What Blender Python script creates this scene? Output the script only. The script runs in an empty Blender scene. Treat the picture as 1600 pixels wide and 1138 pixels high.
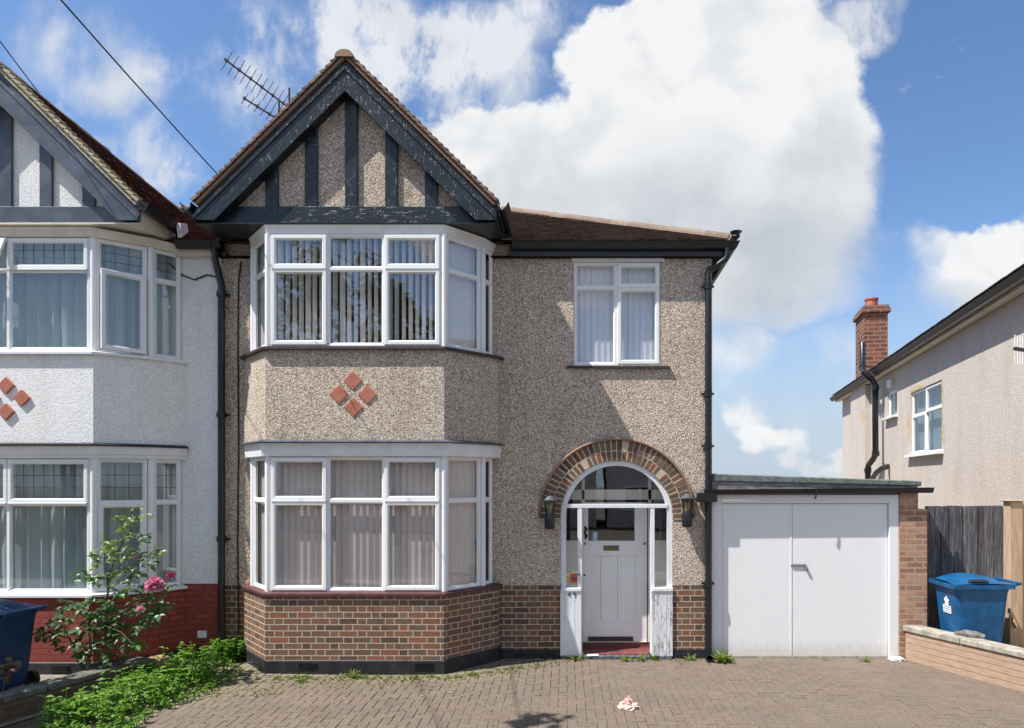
import bpy, bmesh, math, random
from mathutils import Vector, Matrix
from mathutils.geometry import tessellate_polygon
RND = random.Random(11)
rad = math.radians
SC = bpy.context.scene
COL = SC.collection

# ------------------------------------------------------------------ camera
F, EYE, CD = 1070.0, 2.59, 10.0          # focal (px of a 1600 wide frame), eye height, distance to the house wall
CX, CY = 920.0, 752.0                    # principal point of the shifted lens
cam = bpy.data.objects.new('camera', bpy.data.cameras.new('camera'))
COL.objects.link(cam)
cam.location = (0, -CD, EYE)
cam.rotation_euler = (rad(90), 0, 0)
cam.data.sensor_width = 36
cam.data.lens = 36 * F / 1600
cam.data.shift_x = (800 - CX) / 1600
cam.data.shift_y = (CY - 569) / 1600
cam.data.clip_end = 2000
SC.camera = cam

def WX(px, y=0.0): return (px - CX) / F * (CD + y)      # survey: picture measure -> metres on the plane at depth y
def WZ(py, y=0.0): return EYE + (CY - py) / F * (CD + y)
def W(px, py, y=0.0): return Vector((WX(px, y), y, WZ(py, y)))
def G(px, py):                                          # point on the ground
    d = EYE * F / (py - CY)
    return Vector(((px - CX) / F * d, d - CD, 0))

# ------------------------------------------------------------------ light
SUN = Vector((-2.1, -1.0, 3.8)).normalized()            # towards the sun
SUN_EL = math.asin(SUN.z)
SUN_AZ = math.atan2(SUN.x, SUN.y)                       # clockwise from +Y
sun = bpy.data.objects.new('sun', bpy.data.lights.new('sun', 'SUN'))
COL.objects.link(sun)
sun.data.energy = 5.0
sun.data.angle = rad(0.5)
sun.data.color = (1.0, 0.955, 0.88)
sun.rotation_euler = (-SUN).to_track_quat('-Z', 'Y').to_euler()
SC.view_settings.view_transform = 'Standard'
SC.view_settings.look = 'None'
SC.view_settings.exposure = 0.62
SC.view_settings.gamma = 1.0
SC.render.engine = 'CYCLES'
SC.cycles.max_bounces = 8
SC.cycles.transparent_max_bounces = 24
SC.cycles.caustics_reflective = False
SC.cycles.caustics_refractive = False

class NT:
    """tiny helper for node trees"""
    def __init__(s, nt): s.nt = nt; s.n = nt.nodes; s.l = nt.links
    def new(s, t, **k):
        n = s.n.new(t)
        for a, b in k.items(): setattr(n, a, b)
        return n
    def put(s, sock, v):
        if isinstance(v, bpy.types.NodeSocket): s.l.new(v, sock)
        elif v is not None:
            if sock.type == 'RGBA' and len(v) == 3: v = (*v, 1)
            sock.default_value = v
    def math(s, op, a, b=None, c=None, clamp=False):
        n = s.new('ShaderNodeMath', operation=op, use_clamp=clamp)
        s.put(n.inputs[0], a)
        if b is not None: s.put(n.inputs[1], b)
        if c is not None: s.put(n.inputs[2], c)
        return n.outputs[0]
    def mix(s, f, a, b, mode='MIX'):
        n = s.new('ShaderNodeMix', data_type='RGBA', blend_type=mode)
        s.put(n.inputs['Factor'], f); s.put(n.inputs[6], a); s.put(n.inputs[7], b)
        return n.outputs[2]
    def noise(s, vec, scale, detail=3, rough=0.55, dist=0.0, out=0):
        n = s.new('ShaderNodeTexNoise')
        if vec is not None: s.put(n.inputs['Vector'], vec)
        n.inputs['Scale'].default_value = scale; n.inputs['Detail'].default_value = detail
        n.inputs['Roughness'].default_value = rough; n.inputs['Distortion'].default_value = dist
        return n.outputs[out]
    def voro(s, vec, scale, feature='F1', out='Distance', rnd=1.0):
        n = s.new('ShaderNodeTexVoronoi', feature=feature)
        s.put(n.inputs['Vector'], vec); n.inputs['Scale'].default_value = scale
        n.inputs['Randomness'].default_value = rnd
        return n
    def ramp(s, f, pts, interp='LINEAR'):
        n = s.new('ShaderNodeValToRGB'); cr = n.color_ramp; cr.interpolation = interp
        while len(cr.elements) < len(pts): cr.elements.new(0.5)
        for e, (p, c) in zip(cr.elements, pts):
            e.position = p; e.color = (*c, 1) if len(c) == 3 else c
        s.put(n.inputs[0], f)
        return n.outputs[0]
    def rng(s, v, a, b, c=0.0, d=1.0, smooth=True):
        n = s.new('ShaderNodeMapRange', interpolation_type='SMOOTHSTEP' if smooth else 'LINEAR')
        for i, x in enumerate((v, a, b, c, d)): s.put(n.inputs[i], x)
        return n.outputs[0]
    def scale(s, vec, xyz):
        n = s.new('ShaderNodeMapping'); s.put(n.inputs['Vector'], vec); n.inputs['Scale'].default_value = xyz
        return n.outputs[0]
    def bump(s, h, strength=0.5, dist=0.01, normal=None):
        n = s.new('ShaderNodeBump'); s.put(n.inputs['Height'], h)
        n.inputs['Strength'].default_value = strength; n.inputs['Distance'].default_value = dist
        if normal is not None: s.put(n.inputs['Normal'], normal)
        return n.outputs[0]

# ------------------------------------------------------------------ sky with clouds
world = bpy.data.worlds.new('World'); SC.world = world; world.use_nodes = True
def build_sky():
    t = NT(world.node_tree); t.n.clear()
    world.cycles.sampling_method = 'MANUAL'; world.cycles.sample_map_resolution = 512
    sky = t.new('ShaderNodeTexSky', sky_type='NISHITA')
    sky.sun_disc = False; sky.sun_elevation = SUN_EL; sky.sun_rotation = SUN_AZ
    sky.altitude = 100; sky.air_density = 1.0; sky.dust_density = 0.6; sky.ozone_density = 2.2
    d = t.new('ShaderNodeTexCoord').outputs['Generated']
    sp = t.new('ShaderNodeSeparateXYZ'); t.put(sp.inputs[0], d)
    ay = t.math('MAXIMUM', t.math('ABSOLUTE', sp.outputs[1]), 0.12)
    u = t.math('DIVIDE', sp.outputs[0], ay); v = t.math('DIVIDE', sp.outputs[2], ay)
    cb = t.new('ShaderNodeCombineXYZ'); t.put(cb.inputs[0], u); t.put(cb.inputs[1], v); t.put(cb.inputs[2], t.math('SIGN', sp.outputs[1]))
    P = cb.outputs[0]
    n1 = t.noise(P, 3.2, 6, 0.6); n2 = t.noise(P, 9.0, 4, 0.62); n3 = t.noise(P, 1.7, 5, 0.55)
    wn = t.new('ShaderNodeTexNoise'); t.put(wn.inputs['Vector'], P); wn.inputs['Scale'].default_value = 4.5; wn.inputs['Detail'].default_value = 6
    ws = t.new('ShaderNodeSeparateXYZ'); t.put(ws.inputs[0], wn.outputs['Color'])
    wu = t.math('MULTIPLY_ADD', t.math('SUBTRACT', ws.outputs[0], 0.5), 0.24, u)
    wv = t.math('MULTIPLY_ADD', t.math('SUBTRACT', ws.outputs[1], 0.5), 0.22, v)
    def blobs(lst, uu, vv):
        tot = None
        for (bx, by, rx, ry, w) in lst:
            cu, cv = (bx - CX) / F, (CY - by) / F
            a = t.math('DIVIDE', t.math('SUBTRACT', uu, cu), rx / F)
            b = t.math('DIVIDE', t.math('SUBTRACT', vv, cv), ry / F)
            r = t.math('ADD', t.math('MULTIPLY', a, a), t.math('MULTIPLY', b, b))
            k = t.math('MULTIPLY', t.rng(r, 0.0, 1.0, 1.0, 0.0), w)
            tot = k if tot is None else t.math('ADD', tot, k)
        return tot
    dense = blobs([(1080, 160, 280, 240, 1.5), (1215, 170, 205, 200, 1.25), (1290, 230, 140, 150, 0.9), (1260, 340, 150, 120, 0.7), (900, 300, 360, 180, 1.25), (1000, 330, 300, 200, 0.8),
                   (1140, 420, 230, 140, 0.8), (1000, 90, 130, 120, 0.85), (700, 290, 220, 170, 0.9), (1120, 0, 190, 130, 1.0), (1200, 470, 160, 60, 0.35),
                   (1510, 430, 175, 115, 1.2), (1590, 380, 120, 100, 0.95), (1130, 560, 50, 55, 0.5), (1150, 650, 80, 50, 0.45),
                   (1190, 692, 110, 32, 0.5), (1280, 728, 80, 26, 0.55), (-300, 520, 300, 110, 1.0), (-700, 300, 300, 160, 1.0), (2000, 300, 300, 200, 0.8),
                   (900, -700, 1700, 520, 1.1), (-900, -300, 900, 500, 0.9), (2700, -300, 900, 500, 0.9)], wu, wv)  # this row: unseen high clouds, added to brighten the facade fill
    wispy = blobs([(450, 90, 260, 170, 1.0), (560, 30, 220, 130, 0.8), (700, 140, 150, 110, 0.9), (830, 30, 110, 90, 0.9), (160, 80, 130, 130, 0.62),
                   (40, 40, 90, 90, 0.5), (215, 260, 130, 90, 1.05), (300, 290, 90, 70, 0.85), (660, 60, 130, 90, 0.8), (1350, 50, 80, 60, 0.6),
                   (1430, 230, 80, 90, 0.4), (240, 120, 110, 100, 0.5), (1220, 600, 190, 110, 0.5), (1160, 530, 120, 60, 0.6), (1400, 420, 90, 120, 0.5), (1370, 30, 60, 70, 0.8), (1330, 60, 70, 80, 0.6), (1300, 690, 160, 60, 0.5), (600, 110, 150, 130, 0.8), (700, 40, 130, 80, 0.8)], wu, wv)
    n4 = t.noise(P, 24.0, 5, 0.68)
    vn = t.new('ShaderNodeTexVoronoi', feature='F1', voronoi_dimensions='2D'); wp = t.new('ShaderNodeCombineXYZ'); t.put(wp.inputs[0], wu); t.put(wp.inputs[1], wv); t.put(vn.inputs['Vector'], wp.outputs[0])
    vn.inputs['Scale'].default_value = 8.5; vn.inputs['Detail'].default_value = 2.0; vn.inputs['Roughness'].default_value = 0.55; vn.normalize = True
    billow = t.math('SUBTRACT', 0.42, vn.outputs['Distance'])
    dd = t.math('ADD', dense, t.math('MULTIPLY', t.math('SUBTRACT', n1, 0.5), 1.1))
    dd = t.math('ADD', dd, t.math('MULTIPLY', billow, 0.85))
    dd = t.math('ADD', dd, t.math('MULTIPLY', t.math('SUBTRACT', n2, 0.5), 0.9))
    dd = t.math('ADD', dd, t.math('MULTIPLY', t.math('SUBTRACT', n4, 0.5), 0.75))
    soft = blobs([(1200, 480, 380, 190, 1.3), (1390, 340, 120, 190, 0.8), (1480, 500, 240, 90, 0.8)], u, v)
    a_d = t.rng(dd, t.math('MULTIPLY_ADD', soft, -0.12, 0.26), t.math('MULTIPLY_ADD', soft, 0.65, 0.72))
    ws_ = t.noise(t.scale(P, (1.0, 0.55, 1.0)), 6.5, 9, 0.64, 0.12)
    ww = t.math('MULTIPLY', wispy, t.rng(t.math('ADD', t.math('MULTIPLY', ws_, 0.6), t.math('MULTIPLY', n1, 0.4)), 0.37, 0.66))
    a_w = t.rng(ww, 0.05, 0.95)
    alpha = t.math('MAXIMUM', a_d, t.math('MULTIPLY', a_w, 0.85))
    alpha = t.math('MULTIPLY', alpha, t.rng(sp.outputs[2], -0.02, 0.03))
    # the thick, grey undersides of the cumulus
    grey = blobs([(1180, 400, 260, 130, 0.95), (1310, 300, 140, 170, 0.55), (1000, 330, 330, 110, 0.7), (1080, 250, 200, 90, 0.3), (1500, 490, 220, 70, 0.6), (-300, 560, 300, 80, 0.7)], wu, wv)
    lit = t.math('MULTIPLY', billow, 0.5)
    puff = t.math('ADD', t.math('MULTIPLY', n3, 0.5), t.math('ADD', t.math('MULTIPLY', n1, 0.35), t.math('MULTIPLY', n2, 0.3)))
    grey = t.math('MULTIPLY', grey, t.rng(puff, 0.42, 0.72, 0.45, 1.2))
    grey = t.math('ADD', t.math('MAXIMUM', grey, 0.0), t.rng(t.math('SUBTRACT', puff, lit), 0.46, 0.74, 0.0, 0.45))
    grey = t.math('ADD', grey, t.math('MULTIPLY', t.math('SUBTRACT', n2, 0.5), t.math('MULTIPLY', grey, 0.9)))
    grey = t.math('DIVIDE', grey, t.math('ADD', grey, 0.75))
    white = t.mix(grey, (4.75, 4.8, 4.85), (2.05, 2.38, 2.8))
    base = t.mix(1.0, sky.outputs[0], (0.70, 0.81, 0.92), 'MULTIPLY')
    hz = t.math('MULTIPLY', t.rng(sp.outputs[2], 0.0, 0.33, 1.0, 0.0), 0.95)
    base = t.mix(hz, base, (2.75, 3.25, 3.85))
    col = t.mix(alpha, base, white)
    bg = t.new('ShaderNodeBackground'); t.put(bg.inputs[0], col); bg.inputs[1].default_value = 0.125
    out = t.new('ShaderNodeOutputWorld'); t.l.new(bg.outputs[0], out.inputs[0])
build_sky()

# ------------------------------------------------------------------ materials
MATS = {}
def newmat(name):
    m = bpy.data.materials.new(name); m.use_nodes = True
    t = NT(m.node_tree); b = t.n['Principled BSDF']
    MATS[name] = m
    t.obj = t.new('ShaderNodeTexCoord').outputs['Object']
    return m, t, b
def attr(t, name='rnd'):
    n = t.new('ShaderNodeAttribute'); n.attribute_name = name
    return n.outputs['Fac']
def plain(name, col, rough=0.6, var=0.12, scale=6.0, bump=0.0, bscale=60, spec=0.5, metal=0.0, streak=None):
    m, t, b = newmat(name)
    v = t.obj if streak is None else t.scale(t.obj, streak)
    f = t.noise(v, scale, 5, 0.6)
    lo = tuple(c * (1 - var) for c in col); hi = tuple(min(1, c * (1 + var)) for c in col)
    t.put(b.inputs['Base Color'], t.mix(t.rng(f, 0.3, 0.7), lo, hi))
    b.inputs['Roughness'].default_value = rough
    b.inputs['Specular IOR Level'].default_value = spec
    b.inputs['Metallic'].default_value = metal
    if bump: t.put(b.inputs['Normal'], t.bump(t.noise(v, bscale, 3), bump, 0.01))
    return m

def pebbledash(name, cols, gap, scale=36, bump=1.0, dist=0.02, stain=(0.75, 0.72, 0.66)):
    m, t, b = newmat(name)
    v = t.voro(t.obj, scale); v2 = t.voro(t.obj, scale * 1.9)
    g = t.new('ShaderNodeSeparateColor'); t.put(g.inputs[0], v.outputs['Color'])
    n = len(cols)
    c = t.ramp(g.outputs[0], [((i + 0.0) / n, c) for i, c in enumerate(cols)], 'CONSTANT')
    c = t.mix(t.rng(v.outputs['Distance'], 0.45, 0.85), c, gap)
    g2 = t.new('ShaderNodeSeparateColor'); t.put(g2.inputs[0], v2.outputs['Color'])
    c = t.mix(0.5, c, t.mix(1.0, c, t.ramp(g2.outputs[1], [(0, (0.45, 0.45, 0.45)), (1, (1.5, 1.5, 1.5))]), 'MULTIPLY'))
    st = t.rng(t.noise(t.scale(t.obj, (1.6, 1.6, 0.55)), 1.1, 6, 0.65), 0.42, 0.72)
    c = t.mix(t.math('MULTIPLY', st, 0.55), c, t.mix(1.0, c, stain, 'MULTIPLY'))
    sk = t.rng(t.noise(t.scale(t.obj, (5, 5, 0.22)), 1.6, 5, 0.6), 0.54, 0.74)
    c = t.mix(t.math('MULTIPLY', sk, 0.52), c, t.mix(1.0, c, stain, 'MULTIPLY'))
    pt = t.rng(t.noise(t.obj, 0.55, 3, 0.5), 0.50, 0.56)
    c = t.mix(t.math('MULTIPLY', pt, 0.22), c, t.mix(1.0, c, (1.08, 1.02, 0.94), 'MULTIPLY'))
    t.put(b.inputs['Base Color'], c)
    b.inputs['Roughness'].default_value = 0.9; b.inputs['Specular IOR Level'].default_value = 0.2
    h = t.math('SUBTRACT', 1.0, t.math('ADD', v.outputs['Distance'], t.math('MULTIPLY', v2.outputs['Distance'], 0.4)))
    h = t.math('ADD', h, t.math('MULTIPLY', t.noise(t.obj, scale * 0.45, 5, 0.7), 0.9))
    t.put(b.inputs['Normal'], t.bump(h, bump, dist))
    return m
pebbledash('pebbledash', [(0.26, 0.20, 0.16), (0.52, 0.44, 0.37), (0.68, 0.595, 0.50), (0.41, 0.33, 0.27), (0.78, 0.70, 0.60), (0.62, 0.53, 0.445), (0.84, 0.78, 0.69), (0.57, 0.475, 0.40)], (0.36, 0.29, 0.235), 70, 0.8, 0.012)
pebbledash('white_roughcast', [(0.80, 0.81, 0.82), (0.86, 0.87, 0.88), (0.83, 0.84, 0.85)], (0.78, 0.79, 0.80), 70, 0.42, 0.010, (0.88, 0.88, 0.86))
pebbledash('beige_render', [(0.555, 0.505, 0.465), (0.585, 0.53, 0.49), (0.535, 0.485, 0.45)], (0.49, 0.445, 0.41), 55, 0.32, 0.012, (0.86, 0.82, 0.78))

def bricks(name, cols, mortar, w=0.25, hgt=0.0835, joint=0.013, raised=1.0, rough=0.85, soot=0.3, mvar=0.15, flemish=False):
    m, t, b = newmat(name)
    uv = t.new('ShaderNodeTexCoord').outputs['UV']
    # wobble so that the courses are not ruler straight
    wob = t.new('ShaderNodeTexNoise'); t.put(wob.inputs['Vector'], t.obj); wob.inputs['Scale'].default_value = 9; wob.inputs['Detail'].default_value = 3
    off = t.new('ShaderNodeVectorMath', operation='MULTIPLY_ADD'); t.put(off.inputs[0], wob.outputs['Color']); off.inputs[1].default_value = (0.012, 0.010, 0); t.put(off.inputs[2], uv)
    n = len(cols)
    if flemish:                                           # header and stretcher in turn, each course shifted by half a pair
        sp = t.new('ShaderNodeSeparateXYZ'); t.put(sp.inputs[0], off.outputs[0])
        per, split = 0.372, 0.252 / 0.372
        rv = t.math('DIVIDE', sp.outputs[1], hgt); row = t.math('FLOOR', rv); fv = t.math('SUBTRACT', rv, row)
        odd = t.math('MODULO', t.math('ABSOLUTE', row), 2.0)
        uu = t.math('ADD', t.math('DIVIDE', sp.outputs[0], per), t.math('MULTIPLY', odd, 0.5)); col_ = t.math('FLOOR', uu); fu = t.math('SUBTRACT', uu, col_)
        head = t.math('GREATER_THAN', fu, split)
        d1 = t.math('MINIMUM', t.math('MINIMUM', fu, t.math('SUBTRACT', 1.0, fu)), t.math('ABSOLUTE', t.math('SUBTRACT', fu, split)))
        d2 = t.math('MINIMUM', fv, t.math('SUBTRACT', 1.0, fv))
        dist = t.math('MINIMUM', t.math('MULTIPLY', d1, per), t.math('MULTIPLY', d2, hgt))
        fac = t.rng(dist, joint * 0.42, joint * 0.62, 1.0, 0.0)
        wn_ = t.new('ShaderNodeTexWhiteNoise', noise_dimensions='3D'); cbn = t.new('ShaderNodeCombineXYZ')
        t.put(cbn.inputs[0], col_); t.put(cbn.inputs[1], row); t.put(cbn.inputs[2], head); t.put(wn_.inputs['Vector'], cbn.outputs[0])
        rcol, fac_out = wn_.outputs['Value'], fac
        c = t.ramp(rcol, [((i + 0.5) / n, c) for i, c in enumerate(cols)], 'LINEAR')
    else:
        br = t.new('ShaderNodeTexBrick', offset=0.5); t.put(br.inputs['Vector'], off.outputs[0])
        br.inputs['Color1'].default_value = (0, 0, 0, 1); br.inputs['Color2'].default_value = (1, 1, 1, 1); br.inputs['Mortar'].default_value = (0.5, 0.5, 0.5, 1)
        br.inputs['Scale'].default_value = 1; br.inputs['Brick Width'].default_value = w; br.inputs['Row Height'].default_value = hgt
        br.inputs['Mortar Size'].default_value = joint; br.inputs['Mortar Smooth'].default_value = 0.12; br.inputs['Bias'].default_value = 0
        fac_out = br.outputs['Fac']
        c = t.ramp(br.outputs['Color'], [(0.16 + 0.68 * i / n, c) for i, c in enumerate(cols)], 'LINEAR')
    fine = t.noise(t.obj, 55, 4, 0.7); big = t.noise(t.obj, 2.2, 4)
    c = t.mix(1.0, c, t.ramp(fine, [(0.25, (0.6, 0.6, 0.6)), (0.75, (1.35, 1.32, 1.3))]), 'MULTIPLY')
    c = t.mix(t.math('MULTIPLY', t.rng(big, 0.45, 0.75), soot), c, (0.06, 0.045, 0.04))
    mo = t.mix(t.rng(fine, 0.3, 0.7), tuple(x * (1 - mvar) for x in mortar), tuple(x * (1 + mvar) for x in mortar))
    c = t.mix(fac_out, c, mo)
    t.put(b.inputs['Base Color'], c); b.inputs['Roughness'].default_value = rough; b.inputs['Specular IOR Level'].default_value = 0.25
    h = t.math('ADD', t.math('MULTIPLY', fac_out, raised), t.math('MULTIPLY', fine, 0.55))
    t.put(b.inputs['Normal'], t.bump(h, 0.8, 0.010))
    return m
bricks('mixed_brick', [(0.105, 0.072, 0.056), (0.22, 0.115, 0.075), (0.16, 0.105, 0.077), (0.26, 0.105, 0.065), (0.14, 0.10, 0.078), (0.20, 0.13, 0.092)], (0.50, 0.42, 0.305), soot=0.16, flemish=True)
bricks('pale_brick', [(0.47, 0.285, 0.19), (0.37, 0.19, 0.13), (0.52, 0.335, 0.23), (0.42, 0.245, 0.165), (0.32, 0.165, 0.115)], (0.42, 0.31, 0.22), raised=-0.9, soot=0.15)
bricks('painted_red_brick', [(0.30, 0.07, 0.055), (0.34, 0.08, 0.062), (0.27, 0.062, 0.05)], (0.22, 0.052, 0.043), raised=-0.9, soot=0.05)
bricks('chimney_brick', [(0.22, 0.085, 0.06), (0.16, 0.065, 0.045), (0.26, 0.105, 0.07), (0.13, 0.052, 0.04)], (0.27, 0.19, 0.145), w=0.36, hgt=0.13, joint=0.018, raised=-0.6)
bricks('garden_brick', [(0.13, 0.085, 0.055), (0.17, 0.11, 0.07), (0.10, 0.065, 0.045), (0.16, 0.085, 0.06)], (0.15, 0.12, 0.09), raised=-0.9, soot=0.5)

def block_wall(name):
    m, t, b = newmat(name)
    sp = t.new('ShaderNodeSeparateXYZ'); t.put(sp.inputs[0], t.obj)
    k = t.math('FRACT', t.math('DIVIDE', t.math('ADD', sp.outputs[2], t.math('MULTIPLY', t.noise(t.obj, 1.3, 2), 0.02)), 0.0835))
    j = t.math('MULTIPLY', t.rng(k, 0.0, 0.07, 1, 0), 1.0)
    j2 = t.rng(k, 0.94, 1.0, 0, 1); j = t.math('MAXIMUM', j, j2)
    c = t.mix(t.rng(t.noise(t.scale(t.obj, (1, 1, 6)), 6, 5), 0.3, 0.7), (0.34, 0.225, 0.155), (0.42, 0.305, 0.22))
    c = t.mix(j, c, (0.27, 0.17, 0.12))
    t.put(b.inputs['Base Color'], c); b.inputs['Roughness'].default_value = 0.9
    t.put(b.inputs['Normal'], t.bump(t.math('MULTIPLY_ADD', j, -1.0, t.math('MULTIPLY', t.noise(t.obj, 70, 3), 0.4)), 0.8, 0.012))
block_wall('buff_block')

plain('soffit_black', (0.010, 0.011, 0.013), 0.95, 0.3, 5, spec=0.1)
plain('verge_mortar', (0.46, 0.41, 0.29), 0.95, 0.3, 16, 0.5, 50)
plain('mortar', (0.50, 0.42, 0.32), 0.95, 0.15, 30, 0.4, 120)
plain('upvc', (0.80, 0.81, 0.82), 0.28, 0.02, 3)
plain('white_board', (0.76, 0.77, 0.79), 0.5, 0.06, 5, 0.06, 30)
plain('cream_board', (0.66, 0.62, 0.53), 0.5, 0.08, 4, 0.05, 30)
plain('door_paint', (0.84, 0.85, 0.86), 0.38, 0.03, 3, 0.04, 14)
plain('inner_paint', (0.76, 0.74, 0.67), 0.5, 0.05, 3)
plain('lead_flashing', (0.07, 0.085, 0.095), 0.5, 0.35, 7, 0.3, 18)
plain('black_plastic', (0.012, 0.013, 0.016), 0.32, 0.2, 5)
plain('black_iron', (0.010, 0.012, 0.017), 0.35, 0.3, 9, 0.15, 60)
plain('dark_sill', (0.045, 0.03, 0.03), 0.6, 0.3, 9, 0.2, 40)
plain('red_sill', (0.085, 0.032, 0.032), 0.55, 0.25, 9, 0.2, 40)
plain('bitumen', (0.014, 0.015, 0.019), 0.6, 0.5, 8, 0.5, 40)
plain('terracotta', (0.42, 0.145, 0.095), 0.75, 0.12, 14, 0.15, 60)
plain('pot_clay', (0.40, 0.12, 0.075), 0.7, 0.15, 8)
plain('red_tile', (0.17, 0.055, 0.052), 0.45, 0.25, 12, 0.1, 40)
plain('blue_brick', (0.10, 0.105, 0.125), 0.6, 0.25, 18, 0.2, 50)
plain('sky_teal_backing', (0.13, 0.215, 0.25), 0.8, 0.15, 3)  # colour imitates sky reflected in the side house panes
plain('blind_cloth_beige', (0.66, 0.57, 0.535), 0.85, 0.06, 30)
plain('blind_cloth', (0.84, 0.79, 0.76), 0.85, 0.05, 30)
plain('blind_cloth_blue', (0.72, 0.73, 0.82), 0.85, 0.05, 30)
plain('room_wall', (0.35, 0.33, 0.31), 0.9)
plain('brass', (0.20, 0.17, 0.10), 0.35, 0.3, 20, metal=0.9)
plain('steel', (0.40, 0.41, 0.42), 0.35, 0.2, 20, metal=0.9)
plain('lock_dark', (0.03, 0.03, 0.03), 0.4)
plain('bin_blue', (0.003, 0.085, 0.22), 0.42, 0.25, 7, 0.03, 30)
plain('bin_navy', (0.007, 0.045, 0.125), 0.45, 0.25, 7, 0.04, 30)
plain('bin_dark', (0.012, 0.014, 0.018), 0.5)
plain('emblem_white', (0.8, 0.8, 0.82), 0.5, 0.03)
plain('concrete_coping', (0.34, 0.315, 0.265), 0.95, 0.28, 9, 0.6, 90)
plain('dark_coping', (0.13, 0.125, 0.105), 0.95, 0.35, 9, 0.6, 60)
plain('felt', (0.135, 0.16, 0.148), 0.9, 0.35, 22, 0.6, 90)
plain('grey_flash', (0.22, 0.21, 0.20), 0.6, 0.45, 14, 0.4, 40, streak=(0.5, 1, 3))
plain('fence_post_wood', (0.47, 0.345, 0.225), 0.8, 0.2, 5, 0.3, 40, streak=(6, 6, 0.5))
plain('soil', (0.10, 0.08, 0.06), 0.95, 0.4, 12, 0.6, 50)
plain('joint_sand', (0.19, 0.16, 0.12), 0.95, 0.4, 10, 0.4, 70)
plain('asphalt', (0.06, 0.06, 0.062), 0.9, 0.25, 8, 0.5, 120)
plain('paving', (0.30, 0.28, 0.25), 0.9, 0.2, 6, 0.3, 60)
plain('garden_path', (0.25, 0.215, 0.165), 0.9, 0.25, 6, 0.4, 60)
plain('bark', (0.075, 0.058, 0.042), 0.9, 0.4, 14, 0.6, 30, streak=(4, 4, 1))
plain('rose_cane', (0.10, 0.075, 0.05), 0.8, 0.4, 20, 0.4, 60)
plain('aerial_metal', (0.10, 0.10, 0.105), 0.5, 0.3, 20, metal=0.5)
plain('cable', (0.012, 0.012, 0.013), 0.6)
plain('orange_sticker', (0.60, 0.10, 0.012), 0.5, 0.1, 30)
plain('yellow_sticker', (0.55, 0.48, 0.03), 0.5, 0.1)
plain('green_sticker', (0.35, 0.50, 0.05), 0.5, 0.1)
plain('blue_sticker', (0.03, 0.06, 0.25), 0.5, 0.1)
plain('pale_blue_sticker', (0.35, 0.55, 0.75), 0.5, 0.1)
plain('numeral', (0.09, 0.09, 0.085), 0.35, 0.3, 30, metal=0.6)
plain('paper', (0.70, 0.72, 0.75), 0.7, 0.1)
plain('pink_plastic', (0.62, 0.42, 0.37), 0.55, 0.25, 25)
plain('white_cloth', (0.72, 0.74, 0.72), 0.8, 0.1, 20)
plain('grey_wood', (0.15, 0.145, 0.14), 0.9, 0.45, 10, 0.5, 40)
plain('dandelion', (0.85, 0.65, 0.02), 0.6, 0.1)
plain('brown_board', (0.04, 0.025, 0.03), 0.5, 0.3, 9)
plain('white_flash', (0.70, 0.71, 0.72), 0.6, 0.25, 20)

def flaked(name, col, under, amount, rough=0.35, streak=(3, 3, 0.7), sc=9, var=0.28):
    """old gloss paint that cracks and flakes off"""
    m, t, b = newmat(name)
    v = t.scale(t.obj, streak)
    n = t.noise(v, sc, 7, 0.72, 0.4); n2 = t.noise(t.obj, 3.0, 4)
    pat = t.rng(t.math('ADD', n, t.math('MULTIPLY', t.math('SUBTRACT', n2, 0.5), 0.35)), 1 - amount, 1 - amount + 0.02)
    edge = t.rng(n, 1 - amount - 0.10, 1 - amount)
    base = t.mix(t.rng(n2, 0.35, 0.7), tuple(c * (1 - var) for c in col), tuple(min(0.9, c * (1 + var)) for c in col))
    c = t.mix(pat, base, t.mix(t.rng(t.noise(t.obj, 40, 3), 0.4, 0.6), under, tuple(min(1, x * 1.7) for x in under)))
    t.put(b.inputs['Base Color'], c)
    t.put(b.inputs['Roughness'], t.math('MULTIPLY_ADD', pat, 0.5, rough))
    t.put(b.inputs['Normal'], t.bump(t.math('MULTIPLY_ADD', pat, -1.0, t.math('ADD', t.math('MULTIPLY', edge, 0.5), t.math('MULTIPLY', t.noise(v, 26, 4), 0.5))), 0.55, 0.012))
flaked('navy_gloss', (0.008, 0.017, 0.026), (0.26, 0.26, 0.26), 0.348, 0.30)
flaked('navy_beam', (0.008, 0.017, 0.026), (0.24, 0.24, 0.24), 0.33, 0.32, (0.8, 3, 3))
flaked('slate_gloss', (0.075, 0.092, 0.122), (0.30, 0.31, 0.32), 0.30, 0.4)
flaked('peeling_white', (0.72, 0.74, 0.78), (0.27, 0.25, 0.235), 0.44, 0.5, (3.5, 3.5, 0.55), 8, 0.05)
flaked('old_white', (0.74, 0.76, 0.80), (0.32, 0.30, 0.28), 0.31, 0.5, (3.5, 3.5, 0.55), 8, 0.05)
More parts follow.
